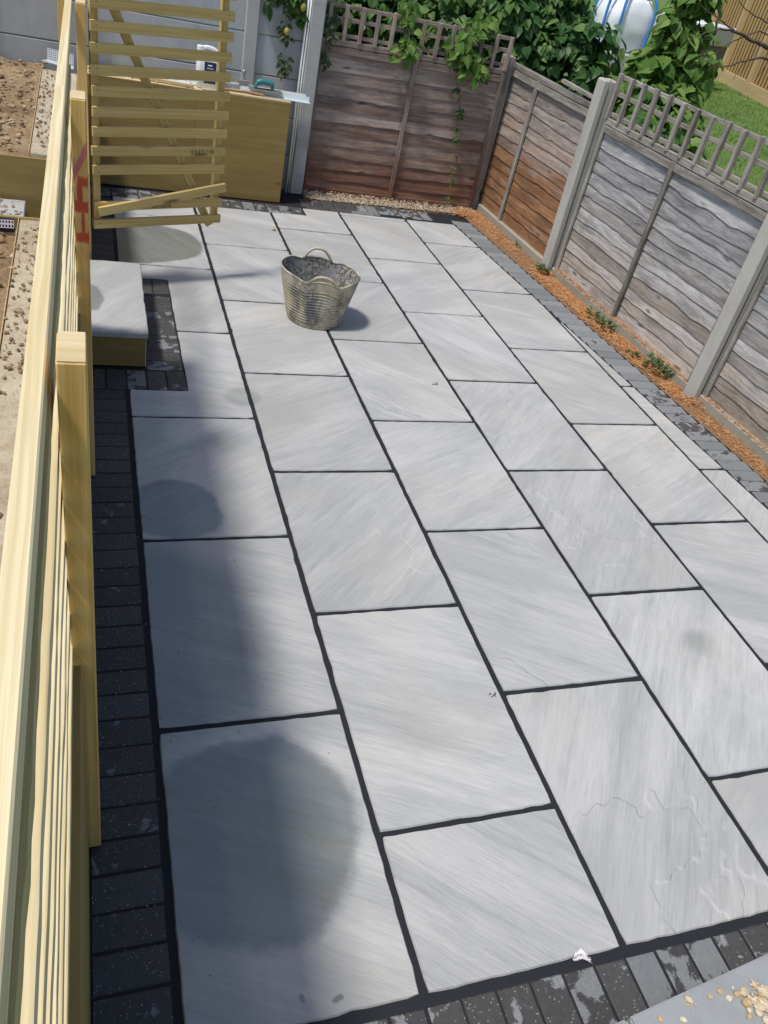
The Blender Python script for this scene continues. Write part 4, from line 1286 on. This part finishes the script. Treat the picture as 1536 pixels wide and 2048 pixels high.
def fl2():
    if U(0, 1) < .45: return (1.46 + rnd.gauss(0, .03), -0.685 + rnd.gauss(0, .02), 0.106)
    return (U(1.15, 1.9), -0.68 + U(-.05, .045) + 0.1 * 0, 0.103)
tag(pebbles(130, fl2, 'sandy_lumps', 'sandlump', 0.003, 0.015, 0.8), 'pale sandy lumps scattered on the near coping', None, None, 'stuff')
MT['feather'] = m_plain('white_down', (0.70, 0.68, 0.72), 0.9, 0.1, 90)
fe = thing('feather', (1.066, -0.461, 0), 'small white downy feather on the dark joint at bottom', 'feather')
V = []; F = []
for i in range(46):
    t_ = i / 45
    c = Vector((1.045 + 0.045 * t_, -0.452 - 0.018 * t_ + 0.012 * sin(t_ * 3), 0.006 + 0.012 * sin(t_ * pi)))
    for s_ in (-1, 1):
        d = Vector((0.012 * U(.3, 1), s_ * U(0.008, 0.016) * sin(pi * (0.15 + 0.8 * t_)), U(0, 0.008)))
        b = len(V); V += [c, c + d * 0.6 + Vector((0.0015, 0, 0.001)), c + d, c + d * 0.5 - Vector((0.0015, 0, 0))]; F.append((b, b + 1, b + 2, b + 3))
link('barbs', pydata('barbs', V, F), 'feather', fe)
tube('quill', [(1.045, -0.452, 0.007), (1.07, -0.458, 0.018), (1.098, -0.474, 0.006)], [0.0012, 0.001, 0.0006], 'feather', fe, 5)
for (x, y, l, lab) in ((1.74, 2.665, 0.035, 'broken twig scraps in the middle of the patio'), (1.178, 0.45, 0.016, 'tiny brown scrap beside a joint near the middle slab')):
    tw = thing('twig', (x, y, 0), lab, 'twig')
    for k in range(3):
        a = U(0, 3)
        tube('sliver', [(x + U(-.01, .01), y + U(-.01, .01), 0.003), (x + cos(a) * l * .5, y + sin(a) * l * .5, 0.005), (x + cos(a + .3) * l, y + sin(a + .3) * l, 0.003)], [0.0012, 0.0016, 0.0008], 'bark', tw, 5)
cdd = pebbles(7, lambda: (1.176 + rnd.gauss(0, .008), 4.95 + rnd.gauss(0, .01), 0.006), 'dirt_clod', 'clod', 0.006, 0.014)
tag(cdd, 'little dark clod of dirt on the far slabs behind the bucket', 'clod')
def fsp():
    r = U(0, 1)
    if r < .5: return (U(0.02, 0.5), U(-0.42, 0.42), 0.001)
    if r < .8: return (U(0.02, 0.4), U(0.5, 1.3), 0.001)
    return (U(0, 3), U(-.4, 5.2), 0.001)
tag(pebbles(60, fsp, 'grit', 'clod', 0.0008, 0.0034, 0.6), 'dark grit specks scattered on the slabs', None, None, 'stuff')
MT['grit2'] = m_island('pale_grit', [(0, (0.3, 0.28, 0.25)), (1, (0.6, 0.58, 0.52))], 0.7, 0.1, 60)
tag(pebbles(260, lambda: (U(-0.19, 0.0), U(-0.45, 2.5), 0.0) if U(0, 1) < .7 else (U(0.1, 0.3), U(2.53, 3.6), 0.0), 'pale_grit', 'grit2', 0.0008, 0.0028, 0.6), 'pale grit caught on the dark left pavers', None, None, 'stuff')

# ------------------------------------------------------------------ planting
def shrub(name, label, clumps, nleaf, size, mat, stems, group='shrubs behind the fences', width=0.9, cat='shrub', up=0.55):
    c0 = clumps[0]
    o = thing(name, (stems[0][0][0], stems[0][0][1], stems[0][0][2]), label, cat, group)
    V = []; F = []
    vol = [c[3] * c[4] * c[5] for c in clumps]
    tot = sum(v ** 0.67 for v in vol)
    for c, v in zip(clumps, vol):
        n = int(nleaf * v ** 0.67 / tot)
        # sub-clumps so that the outline is uneven and the mass has light and dark hollows
        subs = []
        for _ in range(max(6, n // 45)):
            d = rdir()
            q = U(0.55, 1.0)
            subs.append((Vector((c[0] + d.x * c[3] * q, c[1] + d.y * c[4] * q, c[2] + d.z * c[5] * q)), U(0.10, 0.22) * (c[3] + c[4] + c[5]) / 1.5))
        for k in range(n):
            if k % 5 == 0:
                d = rdir(); q = U(0.3, 0.95)
                p = Vector((c[0] + d.x * c[3] * q, c[1] + d.y * c[4] * q, c[2] + d.z * c[5] * q))
            else:
                sc, sr = subs[int(U(0, len(subs) - 0.001))]
                d = rdir(); p = sc + d * sr * U(0.5, 1.0)
            nn = d + Vector((U(-.5, .5), U(-.5, .5), up + U(-.3, .5))) + Vector((-0.15, -0.35, 0.1))
            dd = Vector((d.x * .6 + U(-.5, .5), d.y * .6 + U(-.5, .5), U(-1.0, 0.1)))
            add_leaf(V, F, p, nn, dd, size * U(0.55, 1.25), width)
    link('crown', pydata('crown', V, F), mat, o)
    for pts in stems:
        r0 = 0.022 if len(pts) > 2 else 0.012
        sp = smooth_path(pts, 4)
        tube('stem', sp, [r0 * (1 - 0.75 * i / len(sp)) for i in range(len(sp))], 'bark', o, 6)
    return o
MT['leaf_dark'] = m_leaf('dark_glossy_leaf', (0.035, 0.095, 0.03), (0.075, 0.175, 0.045), (0.18, 0.30, 0.08), 0.42, 0.38)
MT['leaf_mid'] = m_leaf('mid_green_leaf', (0.045, 0.11, 0.028), (0.09, 0.19, 0.045), (0.18, 0.29, 0.08), 0.45, 0.38)
MT['leaf_light'] = m_leaf('light_green_leaf', (0.08, 0.17, 0.035), (0.15, 0.28, 0.055), (0.27, 0.39, 0.11), 0.45, 0.42)
MT['leaf_grey'] = m_leaf('dusty_vine_leaf', (0.05, 0.075, 0.04), (0.085, 0.12, 0.055), (0.15, 0.18, 0.09), 0.5, 0.25)
shrub('climber_shrub', 'mid green heart leaved climber massed behind the brown back fence',
      [(2.1, 6.45, 1.25, 0.62, 0.32, 0.42), (2.75, 6.42, 1.42, 0.55, 0.36, 0.34), (1.75, 6.6, 1.4, 0.4, 0.3, 0.4), (2.5, 6.9, 1.45, 0.9, 0.45, 0.45)], 4200, 0.105, 'leaf_mid',
      [[(2.3, 6.6, -0.1), (2.2, 6.55, 0.6), (2.0, 6.5, 1.3)], [(2.35, 6.6, -0.1), (2.6, 6.6, 0.7), (2.9, 6.5, 1.5)]])
shrub('evergreen_shrub', 'dark dense shrub overhanging the far corner post',
      [(3.55, 6.55, 1.25, 0.45, 0.40, 0.50), (3.95, 6.35, 1.28, 0.38, 0.42, 0.45), (3.75, 6.8, 1.65, 0.55, 0.4, 0.4), (4.05, 6.0, 1.0, 0.25, 0.35, 0.35), (3.3, 6.5, 1.5, 0.3, 0.3, 0.3)], 4600, 0.10, 'leaf_dark',
      [[(3.8, 6.6, -0.1), (3.75, 6.6, 0.6), (3.6, 6.55, 1.4)], [(3.85, 6.6, -0.1), (3.95, 6.5, 0.8), (4.0, 6.3, 1.5)]])
shrub('bean_shrub', 'bright green broad leaved shrub behind the start of the trellis',
      [(4.92, 6.05, 1.42, 0.36, 0.36, 0.42), (4.78, 5.75, 0.95, 0.42, 0.40, 0.42), (5.0, 6.15, 1.85, 0.26, 0.26, 0.28), (4.55, 5.45, 0.72, 0.35, 0.40, 0.35)], 2600, 0.125, 'leaf_light',
      [[(4.75, 5.8, -0.1), (4.8, 5.85, 0.7), (4.95, 6.05, 1.7)], [(4.7, 5.75, -0.1), (4.65, 5.6, 0.5), (4.5, 5.4, 0.95)]])
shrub('low_shrub', 'low loose undergrowth between the two big shrubs behind the fence',
      [(5.3, 7.6, 0.35, 0.9, 0.8, 0.45), (4.6, 6.9, 0.4, 0.5, 0.5, 0.5)], 1500, 0.09, 'leaf_light',
      [[(5.2, 7.6, -0.1), (5.25, 7.55, 0.3), (5.4, 7.6, 0.7)]], width=0.6)
shrub('creeper', 'green creeper growing behind the lower trellis of the grey panel',
      [(3.78, 4.35, 1.05, 0.16, 0.30, 0.20), (3.80, 3.9, 1.0, 0.14, 0.30, 0.18), (3.85, 3.3, 0.95, 0.14, 0.35, 0.16)], 420, 0.085, 'leaf_mid',
      [[(3.85, 3.9, -0.1), (3.82, 3.95, 0.5), (3.78, 4.2, 1.1)], [(3.85, 3.85, -0.1), (3.86, 3.6, 0.6), (3.85, 3.2, 1.05)]])
# trailing sprays at the back fence: bright young shoots
def trail(name, label, pts, nl, size, mat, cat='vine', group=None, spread=0.03, width=0.8, fruits=()):
    o = thing(name, pts[0], label, cat, group)
    sp = smooth_path(pts, 6)
    tube('stem', sp, [0.0045 * (1 - 0.6 * i / len(sp)) for i in range(len(sp))], 'stem', o, 5)
    V = []; F = []
    for k in range(nl):
        i = int(U(0, len(sp) - 1)); p = sp[i]
        # leaves sit in knots along the stem
        if noise.noise(p * 9.0) < -0.12 and U(0, 1) < .8: continue
        d = rdir()
        add_leaf(V, F, p + Vector((d.x, -abs(d.y) * 0.8, d.z)) * U(0.005, spread), Vector((U(-.6, .4), -0.8, U(-.1, .9))), Vector((d.x, -.1, -0.7 + U(-.3, .5))), size * U(0.5, 1.15), width)
    link('leaves', pydata('leaves', V, F), mat, o)
    for f in fruits:
        bm = bmesh.new(); bmesh.ops.create_icosphere(bm, subdivisions=3, radius=0.026)
        bmesh.ops.scale(bm, vec=(0.92, 0.92, 1.15), verts=bm.verts)
        link('fruit', from_bm('fruit', bm, True), 'fruit', o, Matrix.Translation(f))
    return o
MT['fruit'] = m_plain('yellow_green_fruit', (0.30, 0.27, 0.06), 0.35, 0.25, 12)
trail('trailing_vine', 'long thin vine trailing down the front of the brown fence to the gravel',
      [(2.62, 6.05, 1.40), (2.66, 5.945, 1.25), (2.80, 5.935, 1.06), (2.88, 5.935, 0.86), (2.92, 5.935, 0.60), (2.955, 5.935, 0.33), (2.98, 5.935, 0.03)], 90, 0.042, 'weed', 'vine', 'vines', 0.035)
trail('trailing_vine', 'short leafy shoot hanging over the left end of the back trellis',
      [(1.70, 6.04, 1.42), (1.66, 5.935, 1.28), (1.65, 5.93, 1.14), (1.66, 5.94, 1.02)], 70, 0.05, 'leaf_grey', 'vine', 'vines', 0.05)
trail('trailing_vine', 'spray of bright leaves spilling over the middle of the back trellis',
      [(2.26, 6.06, 1.5), (2.28, 5.94, 1.40), (2.30, 5.93, 1.28), (2.33, 5.935, 1.18)], 90, 0.085, 'leaf_light', 'vine', 'vines', 0.09)
trail('trailing_vine', 'broad pale green shoot over the right end of the back trellis',
      [(2.95, 6.06, 1.5), (2.80, 5.94, 1.42), (2.70, 5.92, 1.30), (2.85, 5.93, 1.22), (3.0, 5.93, 1.15)], 150, 0.095, 'leaf_light', 'vine', 'vines', 0.11)
trail('fruiting_vine', 'vine with two yellow green fruits hanging down the grey concrete wall',
      [(1.30, 5.98, 1.60), (1.29, 5.915, 1.45), (1.30, 5.91, 1.22), (1.31, 5.91, 1.10), (1.31, 5.91, 0.98), (1.315, 5.91, 0.90)], 95, 0.055, 'leaf_grey', 'vine', 'vines', 0.05, 0.7,
      [(1.304, 5.885, 1.205), (1.405, 5.875, 1.385)])
shrub('wall_climber', 'dark leafy climber tumbling over the top of the grey concrete wall',
      [(1.27, 5.93, 1.50, 0.16, 0.08, 0.14), (1.38, 5.92, 1.38, 0.08, 0.06, 0.12), (1.17, 5.92, 1.42, 0.07, 0.05, 0.12), (1.25, 6.15, 1.75, 0.35, 0.2, 0.18)], 620, 0.07, 'leaf_mid',
      [[(1.25, 6.12, 0.0), (1.25, 6.10, 1.0), (1.26, 6.02, 1.74), (1.27, 5.94, 1.60)]], width=0.8)

# bare-branched young tree to the right, beyond the fence
tree = thing('bare_tree', (6.35, 5.25, -0.1), 'thin bare brown branches reaching in over the lawn from the right', 'tree')
tube('trunk', smooth_path([(6.35, 5.25, -0.1), (6.42, 5.25, 0.7), (6.36, 5.22, 1.35), (6.3, 5.2, 2.3), (6.42, 5.25, 3.1)], 5), [0.06 - 0.0018 * i for i in range(21)], 'bark', tree, 9)
brs = [([(4.351, 5.2, 1.735), (4.523, 5.2, 1.828), (4.653, 5.2, 1.863), (4.779, 5.2, 1.861), (4.978, 5.2, 1.828), (5.126, 5.2, 1.807), (5.516, 5.2, 1.735), (6.36, 5.21, 1.40)], 0.003, 0.024),
       ([(4.349, 5.25, 1.989), (4.45, 5.22, 1.95), (4.573, 5.2, 1.916), (4.779, 5.2, 1.861)], 0.002, 0.007),
       ([(4.5, 5.1, 1.639), (4.714, 5.12, 1.616), (4.95, 5.15, 1.70), (5.178, 5.18, 1.723), (5.712, 5.2, 1.609), (6.37, 5.21, 1.20)], 0.003, 0.017),
       ([(4.52, 5.3, 1.56), (4.696, 5.25, 1.694), (4.798, 5.22, 1.80), (5.035, 5.2, 1.90), (5.5, 5.2, 1.74)], 0.002, 0.007),
       ([(4.773, 5.4, 2.086), (4.921, 5.35, 2.007), (5.169, 5.28, 1.941), (5.516, 5.2, 1.735)], 0.002, 0.009),
       ([(4.95, 5.15, 1.70), (4.85, 5.1, 1.62), (4.80, 5.05, 1.55)], 0.004, 0.002),
       ([(5.2, 5.2, 1.79), (5.1, 5.1, 1.70), (5.02, 5.05, 1.60)], 0.006, 0.002)]
for pts, r0, r1 in brs:
    sp = smooth_path(pts, 6)
    sp = [p + Vector((0, U(-.006, .006), U(-.006, .006))) for p in sp]
    tube('branch', sp, [r0 + (r1 - r0) * i / (len(sp) - 1) for i in range(len(sp))], 'bark', tree, 6)

# ------------------------------------------------------------------ beyond: lawn blades, far fence, bag, storage box
MT['blade'] = m_leaf('grass_blade', (0.07, 0.13, 0.028), (0.12, 0.21, 0.045), (0.20, 0.27, 0.08), 0.5, 0.3)
V = []; F = []
for _ in range(42000):
    u = U(0, 1) ** 0.8
    x = U(4.2, 16.5); y = U(3.5, 20) 
    if not (0.30 < (x + 0.15) / (y + 1.14) < 1.05): continue
    a = U(0, 6.28); h = U(0.025, 0.06) * (1 + 0.5 * noise.noise(Vector((x, y, 0)))); wd = U(0.004, 0.009)
    lx, ly = U(-.03, .03), U(-.03, .03)
    b = len(V)
    V += [(x - cos(a) * wd, y - sin(a) * wd, -0.10), (x + cos(a) * wd, y + sin(a) * wd, -0.10), (x + lx, y + ly, -0.10 + h)]
    F.append((b, b + 1, b + 2))
lg = link('lawn_grass', pydata('lawn_grass', V, F), 'blade')
tag(lg, 'short green grass of the neighbouring lawn', None, None, 'stuff')

MT['cedar'] = m_wood('golden_feather_edge', (0.50, 0.33, 0.15), (0.36, 0.21, 0.08), 0.04, gscale=0.5)
MT['cedar_post'] = m_wood('pale_fence_post', (0.58, 0.44, 0.25), (0.48, 0.33, 0.17), 0)
FA = Vector((17.25, 22.4, -0.10)); FB = Vector((13.6, 9.0, -0.10))
ff = thing('far_fence', FA, 'golden brown vertical board fence far across the lawn', 'fence')
fdv = (FB - FA); fl3 = fdv.length; fdv.normalize()
fnv = Vector((0, 0, 1)).cross(fdv); 
if fnv.x > 0: fnv = -fnv
rz_ = math.atan2(fdv.y, fdv.x)
bme = boxmesh(2.1, 0.135, 0.014, 0.003, 'farb')
nb_ = int(fl3 / 0.20)
for i in range(nb_):
    c = FA + fdv * (i * 0.20 + 0.1) + Vector((0, 0, 0.30 + 1.05))
    Mx = Matrix.Identity(4)
    for k in range(3):
        Mx[k][0] = (0, 0, 1)[k]; Mx[k][1] = fdv[k]; Mx[k][2] = fnv[k]; Mx[k][3] = c[k] + fnv[k] * 0.012
    link('board', bme, 'cedar', ff, Mx @ Matrix.Rotation(U(-.04, .04), 4, 'X'))
timber('gap_shade_backing', FA + Vector((0, 0, 1.3)) - fnv * 0.04, FB + Vector((0, 0, 1.3)) - fnv * 0.04, 0.03, 2.0, fnv, 'bark', ff)  # dark sheet behind the boards, coloured for the shadow lines in the gaps
for i in range(8):
    c = FA + fdv * (0.03 + i * 1.95) + fnv * 0.05
    timber('post', c, c + Vector((0, 0, 2.5)), 0.12, 0.15, fnv, 'cedar_post', ff)
    if i < 7:
        a_ = c + fdv * 0.08 + Vector((0, 0, 0.15)); b_ = c + fdv * 1.87 + Vector((0, 0, 0.15))
        timber('gravel_board', a_, b_, 0.06, 0.30, fnv, 'cedar_post', ff)

bag = thing('bulk_bag', (11.9, 18.6, -0.1), 'bulging white bulk bag with blue straps beyond the shrubs', 'bag')
MT['bagw'] = m_plain('white_woven_bag', (0.75, 0.77, 0.80), 0.6, 0.08, 14, bump=0.4)
MT['bagb'] = m_plain('blue_strap', (0.05, 0.22, 0.62), 0.5)
MT['greyplinth'] = m_concrete('pale_grey_plinth', (0.42, 0.42, 0.42))
V, F = [], []
nl_, nr = 15, 28
for j in range(nl_):
    f = j / (nl_ - 1)
    for i in range(nr):
        a = 2 * pi * i / nr
        sq = (abs(cos(a)) ** 4 + abs(sin(a)) ** 4) ** -0.25
        r = 0.60 * sq ** 0.8 * (0.90 + 0.16 * sin(pi * f) - 0.12 * f ** 6)
        r *= 1 + 0.05 * noise.noise(Vector((cos(a) * 3, sin(a) * 3, f * 4)))
        z = 0.36 + 1.05 * f + (0.10 * noise.noise(Vector((cos(a) * 2, sin(a) * 2, 7))) if j == nl_ - 1 else 0)
        V.append((11.9 + r * cos(a), 18.6 + r * sin(a), z))
for j in range(nl_ - 1):
    for i in range(nr):
        k = (i + 1) % nr
        F.append((j * nr + i, j * nr + k, (j + 1) * nr + k, (j + 1) * nr + i))
F.append(tuple((nl_ - 1) * nr + i for i in range(nr)))
link('body', pydata('body', V, F, True), 'bagw', bag)
for (dx, dy) in ((-0.42, -0.62), (0.38, -0.62), (-0.66, 0.2), (-0.66, -0.35)):
    tube('strap', smooth_path([(11.9 + dx, 18.6 + dy, 0.42), (11.9 + dx * 1.06, 18.6 + dy * 1.06, 0.9), (11.9 + dx, 18.6 + dy, 1.4), (11.9 + dx * 0.6, 18.6 + dy * 0.7, 1.62)], 4), 0.035, 'bagb', bag, 6)
pl = box('plinth', (10.9, 17.7, -0.1), (12.9, 19.4, 0.34), 'greyplinth', None, 0.02)
tag(pl, 'low pale grey plinth under the white bulk bag', 'plinth')
MT['boxw'] = m_plain('pale_grey_shed_wall', (0.60, 0.61, 0.63), 0.6)
MT['boxd'] = m_plain('dark_grey_shed_base', (0.15, 0.14, 0.15), 0.6)
sb = thing('storage_box', (13.95, 18.6, -0.1), 'pale grey garden storage box with a dark base by the far fence', 'storage box')
SX = Matrix.Translation((13.95, 18.6, 0)) @ Matrix.Rotation(0.5, 4, 'Z')
link('base', boxmesh(1.5, 1.3, 0.95, 0.02, 'sb1'), 'boxd', sb, SX @ Matrix.Translation((0, 0, 0.375)))
link('lid', boxmesh(1.6, 1.4, 0.42, 0.03, 'sb2'), 'boxw', sb, SX @ Matrix.Translation((0, 0, 1.062)))
link('handle', boxmesh(0.22, 0.03, 0.04, 0.005, 'sb3'), 'boxd', sb, SX @ Matrix.Translation((0, -0.716, 0.95)))
